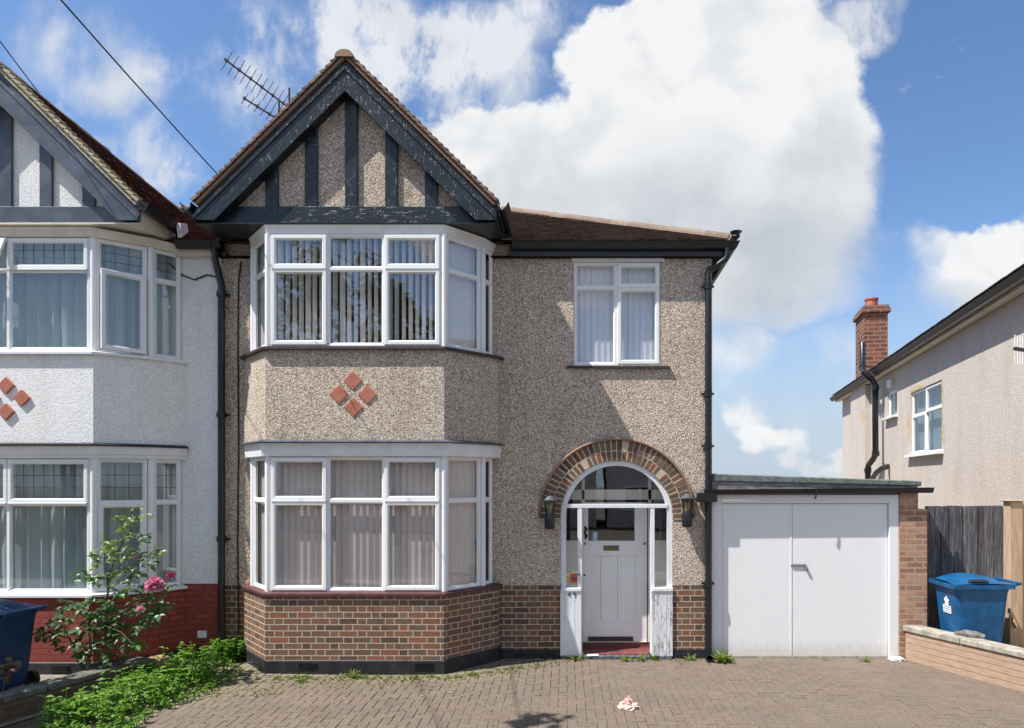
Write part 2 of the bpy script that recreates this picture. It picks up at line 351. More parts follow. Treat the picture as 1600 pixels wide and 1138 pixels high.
def garage_paint():
    m, t, b = newmat('garage_white')
    sp = t.new('ShaderNodeSeparateXYZ'); t.put(sp.inputs[0], t.obj)
    n = t.noise(t.obj, 2.0, 4); n2 = t.noise(t.scale(t.obj, (5, 5, 1.2)), 9, 6, 0.7)
    c = t.mix(t.rng(n, 0.3, 0.7), (0.785, 0.80, 0.82), (0.80, 0.81, 0.815))
    splash = t.math('MULTIPLY', t.rng(t.math('ADD', sp.outputs[2], t.math('MULTIPLY', t.math('SUBTRACT', n2, 0.5), 0.55)), 0.02, 0.30, 1.0, 0.0), 0.55)
    c = t.mix(splash, c, (0.52, 0.50, 0.45))
    chip = t.rng(t.noise(t.scale(t.obj, (2, 2, 1)), 11, 6, 0.75), 0.72, 0.74)
    c = t.mix(t.math('MULTIPLY', chip, 0.8), c, (0.50, 0.48, 0.45))
    t.put(b.inputs['Base Color'], c); b.inputs['Roughness'].default_value = 0.45
    t.put(b.inputs['Normal'], t.bump(t.noise(t.scale(t.obj, (8, 8, 1.0)), 6, 3), 0.10, 0.006))
garage_paint()

def tiles_mat(name, cols, moss, amt):
    m, t, b = newmat(name)
    c = t.ramp(attr(t), [(i / (len(cols) - 1), c) for i, c in enumerate(cols)])
    n = t.noise(t.obj, 7, 6, 0.7); n2 = t.noise(t.obj, 45, 4)
    c = t.mix(t.rng(t.math('ADD', n, t.math('MULTIPLY', n2, 0.25)), 0.80 - amt, 0.98 - amt), c, moss)
    c = t.mix(1.0, c, t.ramp(n2, [(0.3, (0.7, 0.7, 0.7)), (0.7, (1.25, 1.25, 1.25))]), 'MULTIPLY')
    t.put(b.inputs['Base Color'], c); b.inputs['Roughness'].default_value = 0.9; b.inputs['Specular IOR Level'].default_value = 0.2
    t.put(b.inputs['Normal'], t.bump(n2, 0.5, 0.01))
tiles_mat('brown_tile', [(0.105, 0.072, 0.058), (0.145, 0.098, 0.078), (0.08, 0.057, 0.048)], (0.17, 0.145, 0.10), 0.16)
tiles_mat('verge_tile', [(0.22, 0.135, 0.095), (0.32, 0.21, 0.15), (0.16, 0.10, 0.075)], (0.19, 0.17, 0.10), 0.12)
tiles_mat('russet_tile', [(0.078, 0.036, 0.032), (0.11, 0.05, 0.042), (0.055, 0.028, 0.027)], (0.16, 0.10, 0.08), 0.05)
tiles_mat('ridge_clay', [(0.23, 0.17, 0.135), (0.27, 0.20, 0.165), (0.19, 0.14, 0.11)], (0.24, 0.215, 0.13), 0.14)
tiles_mat('arch_brick', [(0.10, 0.07, 0.052), (0.15, 0.09, 0.065), (0.19, 0.13, 0.095), (0.13, 0.085, 0.065), (0.19, 0.13, 0.095), (0.17, 0.105, 0.075), (0.27, 0.09, 0.055)], (0.06, 0.05, 0.04), 0.02)
tiles_mat('paver', [(0.150, 0.121, 0.096), (0.170, 0.138, 0.112), (0.162, 0.126, 0.100), (0.150, 0.125, 0.102), (0.175, 0.135, 0.106)], (0.155, 0.128, 0.095), 0.13)
def stain_paver():
    m = MATS['paver']; t = NT(m.node_tree); b = t.n['Principled BSDF']; o = t.new('ShaderNodeTexCoord').outputs['Object']
    src = b.inputs['Base Color'].links[0].from_socket
    big = t.rng(t.noise(t.scale(o, (0.5, 1.1, 1)), 1.5, 6, 0.65), 0.42, 0.70)
    c = t.mix(t.math('MULTIPLY', big, 0.55), src, t.mix(1.0, src, (1.22, 1.18, 1.08), 'MULTIPLY'))
    oil = t.rng(t.noise(o, 1.1, 5, 0.6, 0.5), 0.60, 0.70)
    c = t.mix(t.math('MULTIPLY', oil, 0.35), c, t.mix(1.0, c, (0.62, 0.60, 0.58), 'MULTIPLY'))
    sx = t.new('ShaderNodeSeparateXYZ'); t.put(sx.inputs[0], o)
    nz = t.math('MULTIPLY', t.math('SUBTRACT', t.noise(o, 3.0, 5, 0.7), 0.5), 0.9)
    foot = t.math('MULTIPLY', t.rng(t.math('ADD', sx.outputs[1], nz), -1.35, -0.85), t.rng(t.math('ADD', sx.outputs[0], nz), -1.9, -0.6, 1.0, 0.0))
    edge = t.math('MULTIPLY', t.rng(t.math('ADD', sx.outputs[0], nz), -4.9, -3.7, 1.0, 0.0), t.rng(t.math('ADD', sx.outputs[1], nz), -2.9, -1.2))
    foot = t.math('MAXIMUM', foot, edge)
    c = t.mix(t.math('MULTIPLY', foot, 0.72), c, t.mix(t.noise(o, 40, 4, 0.7), (0.17, 0.15, 0.095), (0.27, 0.235, 0.165)))
    grit = t.rng(t.noise(o, 160, 3, 0.8), 0.62, 0.72)
    c = t.mix(t.math('MULTIPLY', grit, 0.5), c, (0.40, 0.36, 0.29))
    t.put(b.inputs['Base Color'], c)
stain_paver()

def fence_mat():
    m, t, b = newmat('weathered_fence')
    v = t.scale(t.obj, (14, 14, 0.9)); n = t.noise(v, 3.2, 7, 0.7, 0.8); n2 = t.noise(t.scale(t.obj, (1, 1, 0.5)), 3, 5)
    c = t.ramp(n, [(0.25, (0.02, 0.019, 0.022)), (0.5, (0.075, 0.072, 0.077)), (0.72, (0.26, 0.255, 0.26))])
    c = t.mix(1.0, c, t.ramp(attr(t), [(0, (0.75, 0.75, 0.8)), (1, (1.3, 1.25, 1.25))]), 'MULTIPLY')
    c = t.mix(t.math('MULTIPLY', t.rng(n2, 0.5, 0.75), 0.45), c, (0.20, 0.195, 0.20))
    t.put(b.inputs['Base Color'], c); b.inputs['Roughness'].default_value = 0.85
    t.put(b.inputs['Normal'], t.bump(n, 0.6, 0.012))
fence_mat()

def leaf_mat(name, dark, light, rough=0.4, trans=0.35, back=(1.3, 1.5, 0.5)):
    m, t, b = newmat(name)
    c = t.mix(attr(t), dark, light)
    t.put(b.inputs['Base Color'], c); b.inputs['Roughness'].default_value = rough
    tr = t.new('ShaderNodeBsdfTranslucent'); t.put(tr.inputs[0], t.mix(1.0, c, back, 'MULTIPLY'))
    mx = t.new('ShaderNodeMixShader'); mx.inputs[0].default_value = trans
    t.l.new(b.outputs[0], mx.inputs[1]); t.l.new(tr.outputs[0], mx.inputs[2])
    t.l.new(mx.outputs[0], t.n['Material Output'].inputs[0])
leaf_mat('rose_leaf', (0.028, 0.068, 0.026), (0.095, 0.18, 0.05), 0.42, 0.28)
leaf_mat('young_leaf', (0.09, 0.17, 0.03), (0.19, 0.27, 0.05), 0.4, 0.4)
leaf_mat('nettle_leaf', (0.075, 0.18, 0.020), (0.20, 0.36, 0.045), 0.6, 0.45)
leaf_mat('weed_leaf', (0.10, 0.15, 0.03), (0.24, 0.27, 0.07), 0.6, 0.35)
leaf_mat('tree_leaf', (0.02, 0.045, 0.012), (0.07, 0.12, 0.025), 0.5, 0.3)
leaf_mat('red_leaf', (0.12, 0.035, 0.03), (0.14, 0.13, 0.05), 0.5, 0.3)
leaf_mat('petal_pink', (0.62, 0.13, 0.27), (0.85, 0.46, 0.58), 0.6, 0.3, (1, 1, 1))
leaf_mat('petal_red', (0.30, 0.02, 0.07), (0.55, 0.10, 0.2), 0.6, 0.3, (1, 1, 1))
leaf_mat('dry_leaf', (0.20, 0.16, 0.07), (0.34, 0.33, 0.12), 0.8, 0.2)

def glass_mat(name, ior=1.85, tint=(0.93, 0.95, 0.955), ripple=0.02):
    m = bpy.data.materials.new(name); m.use_nodes = True; MATS[name] = m
    t = NT(m.node_tree); t.n.clear()
    lw = t.new('ShaderNodeLayerWeight'); lw.inputs['Blend'].default_value = 0.5      # same from either side of the pane
    r0 = ((ior - 1) / (ior + 1)) ** 2
    fr = t.math('MULTIPLY_ADD', t.math('POWER', lw.outputs['Facing'], 5.0), 1 - r0, r0)
    tr = t.new('ShaderNodeBsdfTransparent'); tr.inputs[0].default_value = (*tint, 1)
    gl = t.new('ShaderNodeBsdfGlossy'); gl.inputs['Roughness'].default_value = 0.0; gl.inputs['Color'].default_value = (0.95, 0.97, 1, 1)
    o = t.new('ShaderNodeTexCoord').outputs['Object']
    t.put(gl.inputs['Normal'], t.bump(t.noise(o, 1.6, 2), ripple, 0.05))
    mx = t.new('ShaderNodeMixShader'); t.l.new(fr, mx.inputs[0]); t.l.new(tr.outputs[0], mx.inputs[1]); t.l.new(gl.outputs[0], mx.inputs[2])
    out = t.new('ShaderNodeOutputMaterial'); t.l.new(mx.outputs[0], out.inputs[0])
glass_mat('glass', 1.95)
glass_mat('bay_glass', 2.35)
glass_mat('lower_glass', 1.9)
glass_mat('lantern_glass', 1.5, (0.85, 0.84, 0.75))

def net_mat():
    m, t, b = newmat('net_curtain')
    b.inputs['Base Color'].default_value = (0.56, 0.68, 0.69, 1); b.inputs['Roughness'].default_value = 0.9
    sp = t.new('ShaderNodeSeparateXYZ'); t.put(sp.inputs[0], t.obj)
    tl = t.new('ShaderNodeBsdfTranslucent'); tl.inputs[0].default_value = (0.6, 0.68, 0.68, 1)
    tp = t.new('ShaderNodeBsdfTransparent')
    m1 = t.new('ShaderNodeMixShader'); m1.inputs[0].default_value = 0.25; t.l.new(b.outputs[0], m1.inputs[1]); t.l.new(tl.outputs[0], m1.inputs[2])
    m2 = t.new('ShaderNodeMixShader'); m2.inputs[0].default_value = 0.28; t.l.new(m1.outputs[0], m2.inputs[1]); t.l.new(tp.outputs[0], m2.inputs[2])
    t.l.new(m2.outputs[0], t.n['Material Output'].inputs[0])
net_mat()

# ------------------------------------------------------------------ mesh helpers
class MB:
    def __init__(s, M=None):
        s.bm = bmesh.new(); s.M = M or Matrix(); s.r = s.bm.faces.layers.float.new('rnd')
    def v(s, p): return s.bm.verts.new(s.M @ Vector(p))
    def face(s, vs, r=None):
        try: f = s.bm.faces.new(vs)
        except ValueError: return None
        f[s.r] = RND.random() if r is None else r
        return f
    def poly(s, pts, r=None): return s.face([s.v(p) for p in pts], r)
    def hexa(s, p, r=None):            # 8 points: bottom 0-3, top 4-7
        r = RND.random() if r is None else r
        v = [s.v(q) for q in p]
        for i in ((3, 2, 1, 0), (4, 5, 6, 7), (0, 1, 5, 4), (1, 2, 6, 5), (2, 3, 7, 6), (3, 0, 4, 7)): s.face([v[k] for k in i], r)
    def box(s, x0, x1, y0, y1, z0, z1, r=None):
        s.hexa([(x0, y0, z0), (x1, y0, z0), (x1, y1, z0), (x0, y1, z0), (x0, y0, z1), (x1, y0, z1), (x1, y1, z1), (x0, y1, z1)], r)
    def prism(s, pts, vec, r=None):
        vec = Vector(vec); r = RND.random() if r is None else r
        a = [s.v(p) for p in pts]; b = [s.v(Vector(p) + vec) for p in pts]; n = len(a)
        s.face(a[::-1], r); s.face(b, r)
        for i in range(n): s.face([a[i], a[(i + 1) % n], b[(i + 1) % n], b[i]], r)
    def shell(s, loops, vec):          # outline with holes, pushed along vec
        vec = Vector(vec); flat = [Vector(p) for l in loops for p in l]
        tri = tessellate_polygon([[Vector(p) for p in l] for l in loops])
        a = [s.v(p) for p in flat]; b = [s.v(p + vec) for p in flat]
        for t in tri: s.face([a[i] for i in t], 0.5); s.face([b[i] for i in reversed(t)], 0.5)
        k = 0
        for l in loops:
            n = len(l)
            for i in range(n): s.face([a[k + i], a[k + (i + 1) % n], b[k + (i + 1) % n], b[k + i]], 0.5)
            k += n
    def tube(s, pts, r, n=8, r_=None):
        pts = [Vector(p) for p in pts]; m = len(pts); rr = r if isinstance(r, (list, tuple)) else [r] * m
        rnd = RND.random() if r_ is None else r_
        rings = []; up = None
        for i, p in enumerate(pts):
            d = (pts[min(i + 1, m - 1)] - pts[max(i - 1, 0)]).normalized()
            if up is None: up = d.orthogonal().normalized()
            a = (up - d * up.dot(d)); a = a.normalized() if a.length > 1e-6 else d.orthogonal().normalized(); up = a
            b = d.cross(a)
            rings.append([s.v(p + (a * math.cos(2 * math.pi * k / n) + b * math.sin(2 * math.pi * k / n)) * rr[i]) for k in range(n)])
        for A, B in zip(rings, rings[1:]):
            for k in range(n): s.face([A[k], A[(k + 1) % n], B[(k + 1) % n], B[k]], rnd)
        s.face(rings[0][::-1], rnd); s.face(rings[-1], rnd)
    def lathe(s, prof, c=(0, 0, 0), n=16, sx=1, sy=1):
        c = Vector(c); rings = []
        for (r, z) in prof:
            rings.append([s.v(c + Vector((math.cos(2 * math.pi * k / n) * r * sx, math.sin(2 * math.pi * k / n) * r * sy, z))) for k in range(n)])
        for A, B in zip(rings, rings[1:]):
            for k in range(n): s.face([A[k], A[(k + 1) % n], B[(k + 1) % n], B[k]], 0.5)
        s.face(rings[0][::-1], 0.5); s.face(rings[-1], 0.5)
    def ring(s, x0, z0, x1, z1, prof):  # mitred frame; prof: closed list of (inset, y)
        loops = [[s.v((x0 + i, y, z0 + i)), s.v((x1 - i, y, z0 + i)), s.v((x1 - i, y, z1 - i)), s.v((x0 + i, y, z1 - i))] for i, y in prof]
        n = len(loops)
        for a in range(n):
            A, B = loops[a], loops[(a + 1) % n]
            for k in range(4): s.face([A[k], A[(k + 1) % 4], B[(k + 1) % 4], B[k]], 0.5)
    def sweep(s, path, prof):           # closed profile of (out, z) along a plan path, mitred, outward = right of travel
        path = [Vector((p[0], p[1])) for p in path]; n = len(path); secs = []
        nr = []
        for a, b in zip(path, path[1:]):
            d = (b - a).normalized(); nr.append(Vector((d.y, -d.x)))
        for i, p in enumerate(path):
            if i == 0: m = nr[0]
            elif i == n - 1: m = nr[-1]
            else: m = (nr[i - 1] + nr[i]) / (1 + nr[i - 1].dot(nr[i]))
            secs.append([s.v((p.x + m.x * o, p.y + m.y * o, z)) for o, z in prof])
        k = len(prof)
        for A, B in zip(secs, secs[1:]):
            for j in range(k): s.face([A[j], B[j], B[(j + 1) % k], A[(j + 1) % k]], 0.5)
        s.face(secs[0], 0.5); s.face(secs[-1][::-1], 0.5)
    def leaf(s, p, d, nrm, L, wd, r=None, fold=0.25):
        p = Vector(p); d = Vector(d).normalized(); side = d.cross(Vector(nrm))
        if side.length < 1e-4: side = d.orthogonal()
        side.normalize(); up = side.cross(d); r = RND.random() if r is None else r
        c0, c1, tip = p, p + d * L * 0.55 - up * L * 0.04, p + d * L - up * L * 0.16
        l1 = p + d * L * 0.28 + side * wd * 0.85 + up * wd * fold; l2 = p + d * L * 0.62 + side * wd * 0.8 + up * wd * fold * 0.7
        r1 = p + d * L * 0.28 - side * wd * 0.85 + up * wd * fold; r2 = p + d * L * 0.62 - side * wd * 0.8 + up * wd * fold * 0.7
        C0, C1, T = s.v(c0), s.v(c1), s.v(tip); A, B, D, E = s.v(l1), s.v(l2), s.v(r1), s.v(r2)
        for f in ((C0, C1, B, A), (C1, T, B), (C0, D, E, C1), (C1, E, T)): s.face(f, r)
    def build(s, name, mat, parent=None, smooth=False, bevel=0.0, seg=1, recalc=True):
        bm = s.bm
        if recalc: bmesh.ops.recalc_face_normals(bm, faces=bm.faces[:])
        if bevel:
            es = [e for e in bm.edges if len(e.link_faces) == 2 and e.calc_face_angle(0) > 0.5]
            bmesh.ops.bevel(bm, geom=es, offset=bevel, segments=seg, affect='EDGES', clamp_overlap=True)
        uv = bm.loops.layers.uv.new('UVMap'); bm.normal_update()
        for f in bm.faces:
            n = f.normal; f.smooth = smooth
            if abs(n.z) < 0.75:
                t = Vector((-n.y, n.x, 0)).normalized()
                for l in f.loops: l[uv].uv = (l.vert.co.dot(t), l.vert.co.z)
            else:
                for l in f.loops: l[uv].uv = (l.vert.co.x, l.vert.co.y)
        me = bpy.data.meshes.new(name); bm.to_mesh(me); bm.free()
        me.materials.append(MATS[mat])
        o = bpy.data.objects.new(name, me); COL.objects.link(o)
        if parent is not None:
            o.parent = parent
            if parent.get('root'): o.matrix_parent_inverse = Matrix.Translation(-parent.location)
        if smooth:
            try: me.set_sharp_from_angle(angle=rad(38))
            except Exception: pass
        return o

def tag(o, label, cat, group=None, kind='thing'):
    o['label'] = label; o['category'] = cat; o['kind'] = kind
    if group: o['group'] = group
    return o
def thing(name, label, cat, loc, group=None, local=False, rz=0.0):
    o = bpy.data.objects.new(name, None); COL.objects.link(o); o.location = loc; o.rotation_euler = (0, 0, rz)
    o.empty_display_size = 0.2
    if not local: o['root'] = 1
    return tag(o, label, cat, group)
def struct(o): o['kind'] = 'structure'; return o
def clear_root_flags():
    for o in bpy.data.objects:
        if 'root' in o.keys(): del o['root']
def clone(root, loc, rz, label):
    def cp(o, parent):
        c = o.copy(); COL.objects.link(c); c.parent = parent
        for ch in o.children: cp(ch, c)
        return c
    c = cp(root, None); c.location = loc; c.rotation_euler = (0, 0, rz); c['label'] = label
    return c
def facet(a, b, z):                     # local x along a->b, y inward, z up
    a = Vector((a[0], a[1], 0)); b = Vector((b[0], b[1], 0)); x = (b - a).normalized(); y = Vector((-x.y, x.x, 0))
    M = Matrix((x, y, Vector((0, 0, 1)))).transposed().to_4x4(); M.translation = (a.x, a.y, z)
    return M, (b - a).length

# ------------------------------------------------------------------ windows
FRAME = [(0, 0.045), (0, 0.0), (0.006, -0.006), (0.030, -0.006), (0.040, 0.006), (0.040, 0.045)]
SASH = [(0, 0.004), (0, -0.022), (0.006, -0.028), (0.044, -0.028), (0.062, -0.010), (0.062, 0.03), (0.03, 0.03)]
BEAD = [(0, 0.03), (0, 0.002), (0.016, 0.014), (0.016, 0.03)]
def window(parent, M, w, h, cols, zt, name='window', glass='glass', label=None, lead_rows=0, lead_cols=5, frame='upvc'):
    """cols: (x0, x1, top, bottom) with kinds 'fixed', 'case', ('open', hinge side, angle) or None"""
    f = MB(M); f.ring(0, 0, w, h, FRAME)
    for (a, b) in zip(cols, cols[1:]):
        f.box((a[1]), (b[0]), -0.008, 0.045, 0.038, h - 0.038)
    for c in cols:
        f.box(c[0] - 0.002, c[1] + 0.002, -0.005, 0.045, zt - 0.022, zt + 0.022)
    fr = f.build(name, frame, parent, bevel=0.003)
    if label: fr['label'] = label
    for (x0, x1, top, bot) in cols:
        for row, kind, z0, z1 in ((1, top, zt + 0.022, h - 0.038), (0, bot, 0.038, zt - 0.022)):
            if kind is None: continue
            Mk = M; yy = 0.02
            if kind == 'fixed':
                b = MB(M); b.ring(x0, z0, x1, z1, BEAD); b.build('glazing_bead', frame, fr)
                gx0, gx1, gz0, gz1 = x0 + 0.014, x1 - 0.014, z0 + 0.014, z1 - 0.014
            else:
                e = 0.018
                if isinstance(kind, tuple):
                    side, ang = kind[1], kind[2]
                    if side == 'top':
                        Mk = M @ Matrix.Translation((0, -0.03, z1)) @ Matrix.Rotation(ang, 4, 'X') @ Matrix.Translation((0, 0, -z1))
                    else:
                        hx = x1 if side == 'right' else x0
                        Mk = M @ Matrix.Translation((hx, -0.03, 0)) @ Matrix.Rotation(ang, 4, 'Z') @ Matrix.Translation((-hx, 0, 0))
                b = MB(Mk); b.ring(x0 - e, z0 - e, x1 + e, z1 + e, SASH)
                if not isinstance(kind, tuple) and row == 1: b.box(x0 - e + 0.01, x1 + e - 0.01, -0.036, -0.022, z0 - e - 0.012, z0 - e + 0.006)
                b.build('casement', frame, fr)
                yy = 0.004; q = 0.06 - e
                gx0, gx1, gz0, gz1 = x0 + q, x1 - q, z0 + q, z1 - q
            g = MB(Mk); g.poly([(gx0, yy, gz0), (gx1, yy, gz0), (gx1, yy, gz1), (gx0, yy, gz1)]); g.build('pane', glass, fr, recalc=False)
            if lead_rows and row == 1:
                l = MB(Mk); n = max(2, round((gx1 - gx0) / 0.14)) if lead_cols == 0 else lead_cols
                for k in range(1, n): x = gx0 + (gx1 - gx0) * k / n; l.box(x - 0.004, x + 0.004, yy - 0.006, yy - 0.001, gz0, gz1)
                for k in range(1, lead_rows): z = gz0 + (gz1 - gz0) * k / lead_rows; l.box(gx0, gx1, yy - 0.0045, yy - 0.002, z - 0.004, z + 0.004)
                l.build('leading', 'lead_flashing', fr)
    return fr

def blind(M, w, h, ang, pitch, label, mat='blind_cloth', y=0.095, jitter=0.05, z0=0.0):
    b = MB(M); n = int(w / pitch); wd = 0.089
    for k in range(n):
        x = (k + 0.5) * w / n; a = ang + RND.uniform(-jitter, jitter); c, s_ = math.cos(a) * wd / 2, math.sin(a) * wd / 2
        x += RND.uniform(-0.004, 0.004)
        m = (x - s_ * 0.0, y + 0.006)
        b.poly([(x - c, y - s_, z0), (x, y + 0.008, z0), (x, y + 0.008, h), (x - c, y - s_, h)], 0.5)
        b.poly([(x, y + 0.008, z0), (x + c, y + s_, z0), (x + c, y + s_, h), (x, y + 0.008, h)], 0.5)
    b.box(0, w, y - 0.025, y + 0.025, h, h + 0.03)
    o = b.build('vertical_blind', mat)
    return tag(o, label, 'blind', 'vertical blinds in the pebbledashed house')
def net(M, w, h, label, y=0.12, waves=6, amp=0.030, z0=0.0):
    b = MB(M); n = 90; rows = 8; ph = [RND.uniform(0, 6.3) for _ in range(4)]
    grid = []
    for j in range(rows + 1):
        z = z0 + (h - z0) * j / rows; row = []
        for i in range(n + 1):
            u = i / n; k = 2 * math.pi * waves * w * u
            d = math.sin(k + ph[0] + 0.5 * math.sin(j * 0.5)) + 0.5 * math.sin(k * 1.73 + ph[1]) + 0.35 * math.sin(k * 0.47 + ph[2] + 0.15 * j)
            row.append(b.v((u * w, y + amp * d * (1.15 - 0.5 * j / rows), z)))
        grid.append(row)
    for j in range(rows):
        for i in range(n): b.face([grid[j][i], grid[j][i + 1], grid[j + 1][i + 1], grid[j + 1][i]], 0.5)
    o = b.build('net_curtain', 'net_curtain', smooth=True)
    return tag(o, label, 'curtain', 'net curtains in the white house')

def tile_slope(parent, O, U, S, ulen, slen, mat='brown_tile', name='roof_tiles', tw=0.19, gauge=0.105, clip=None, cap=0.02, lip=0.026):
    O, U, S = Vector(O), Vector(U).normalized(), Vector(S).normalized(); N = U.cross(S).normalized()
    if N.z < 0: N = -N
    m = MB(); nk = int(slen / gauge)
    for k in range(nk + 1):
        s0 = k * gauge; s1 = min(s0 + gauge * 1.25, slen)
        if s1 - s0 < 0.02: continue
        off = (k % 2) * tw / 2; x = -off
        while x < ulen:
            a, b = max(x, 0), min(x + tw - 0.004, ulen); x += tw
            if b - a < 0.02: continue
            if clip and not clip((a + b) / 2, s0 + gauge / 2): continue
            j = RND.uniform(-0.004, 0.004); l = lip + j; q = RND.uniform(-0.006, 0.006)
            P = lambda u, s_, n: O + U * u + S * s_ + N * n
            m.hexa([P(a, s0 + q, l - cap), P(b, s0 + q, l - cap), P(b, s1, -0.014), P(a, s1, -0.014), P(a, s0 + q, l), P(b, s0 + q, l), P(b, s1, 0.004), P(a, s1, 0.004)])
    return m.build(name, mat, parent)

def ridge_tiles(parent, a, b, r=0.11, L=0.38, mat='ridge_clay', name='ridge_tiles', lift=0.0):
    a, b = Vector(a), Vector(b); d = (b - a); n = max(1, int(d.length / L)); d.normalize()
    side = d.cross(Vector((0, 0, 1))).normalized(); up = side.cross(d); m = MB()
    for k in range(n):
        p = a + d * (k * L); q = a + d * ((k + 1) * L + 0.03); rv = RND.random(); jz = RND.uniform(-0.006, 0.006)
        A = []; B = []
        for i in range(9):
            t = math.pi * i / 8
            o = side * math.cos(t) * r + up * (math.sin(t) * r * 0.8 + lift + jz)
            A.append(m.v(p + o)); B.append(m.v(q + o * 1.04))
        for i in range(8): m.face([A[i], A[i + 1], B[i + 1], B[i]], rv)
        m.face(A, rv); m.face(B[::-1], rv)
    return m.build(name, mat, parent, smooth=False)

def gutter(parent, path, r=0.062, mat='black_iron', name='gutter', ogee=True):
    """half round gutter hung along a polyline with closed ends"""
    pts = [Vector(p) for p in path]; m = MB(); secs = []
    for i, p in enumerate(pts):
        d0 = (pts[i] - pts[i - 1]).normalized() if i else (pts[1] - pts[0]).normalized()
        d1 = (pts[i + 1] - pts[i]).normalized() if i < len(pts) - 1 else d0
        n0 = Vector((d0.y, -d0.x, 0)).normalized(); n1 = Vector((d1.y, -d1.x, 0)).normalized()
        mm = (n0 + n1) / (1 + n0.dot(n1))
        prof = [(-r, r * 0.75), (-r, 0), (-r * 0.6, -r * 0.75), (0, -r), (r * 0.6, -r * 0.75), (r * 0.95, -0.1 * r), (r * 1.35, r * 0.75), (r * 1.2, r * 0.75), (r * 0.8, 0), (0, -r * 0.8), (-r * 0.8, 0), (-r * 0.85, r * 0.75)]
        secs.append([m.v(p + mm * o + Vector((0, 0, z))) for o, z in prof])
    k = 12
    for A, B in zip(secs, secs[1:]):
        for j in range(k): m.face([A[j], B[j], B[(j + 1) % k], A[(j + 1) % k]], 0.5)
    m.face(secs[0], 0.5); m.face(secs[-1][::-1], 0.5)
    return m.build(name, mat, parent)

# ------------------------------------------------------------------ ground
b = MB(); b.poly([(-300, -300, -0.03), (300, -300, -0.03), (300, 300, -0.03), (-300, 300, -0.03)])
struct(b.build('ground', 'soil'))
b = MB(); b.poly([(-60, -18, -0.022), (60, -18, -0.022), (60, -9.6, -0.022), (-60, -9.6, -0.022)])
struct(b.build('road', 'asphalt'))
b = MB(); b.box(-60, 60, -9.6, -7.6, -0.5, 0.0); struct(b.build('pavement', 'paving'))
b = MB(); b.poly([(-5.75, -7.6, -0.012), (6.2, -7.6, -0.012), (6.2, 0.3, -0.012), (-5.75, 0.3, -0.012)])
struct(b.build('driveway_bed', 'joint_sand'))
b = MB(); b.poly([(-14, -7.6, -0.014), (-6.3, -3.0, -0.014), (-5.55, -0.6, -0.014), (-5.35, 0.3, -0.014), (-14, 0.3, -0.014)])
struct(b.build('garden_path', 'garden_path'))
b = MB(); b.poly([(4.75, -0.05, 0.12), (9.5, -9, 0.12), (30, -9, 0.12), (30, 30, 0.12), (4.75, 30, 0.12)])
struct(b.build('side_garden', 'garden_path'))

def driveway():
    m = MB(); bw, bl = 0.106, 0.212; g = 0.003; ch = 0.005
    rot = Matrix.Rotation(rad(2.0), 4, 'Z')
    def block(x0, y0, x1, y1):
        c = rot @ Vector(((x0 + x1) / 2, (y0 + y1) / 2, 0))
        if not (-5.6 < c.x < 5.9 and -4.6 < c.y < 0.12): return
        if c.x < -5.05 and c.y > -2.2 and RND.random() < 0.6: return
        dz = RND.uniform(-0.002, 0.002) + 0.008 * math.sin(c.x * 1.7) * math.sin(c.y * 2.1)
        tl = [RND.uniform(-0.0018, 0.0018) for _ in range(4)]
        r = RND.random(); gg = g * 0.6 + RND.uniform(0, 0.002)
        lo = [(x0 + gg, y0 + gg), (x1 - gg, y0 + gg), (x1 - gg, y1 - gg), (x0 + gg, y1 - gg)]
        hi = [(x0 + gg + ch, y0 + gg + ch), (x1 - gg - ch, y0 + gg + ch), (x1 - gg - ch, y1 - gg - ch), (x0 + gg + ch, y1 - gg - ch)]
        A = [m.v(rot @ Vector((x, y, -0.011))) for x, y in lo]; B = [m.v(rot @ Vector((x, y, dz + t - 0.004))) for (x, y), t in zip(lo, tl)]
        T = [m.v(rot @ Vector((x, y, dz + t))) for (x, y), t in zip(hi, tl)]
        m.face(T, r)
        for i in range(4):
            k = (i + 1) % 4
            m.face([B[i], B[k], T[k], T[i]], r); m.face([A[i], A[k], B[k], B[i]], r)
    # herringbone
    for i in range(-60, 70):
        for j in range(-60, 70):
            k = (i - j) % 4
            x, y = i * bw, j * bw
            if not (-6 < x < 6.3 and -5 < y < 0.6): continue
            if k == 0: block(x, y, x + bl, y + bw)
            elif k == 2: block(x, y, x + bw, y + bl) if False else None
            if k == 3: block(x, y, x + bw, y + bl)
    return struct(m.build('driveway', 'paver', recalc=False))
driveway()

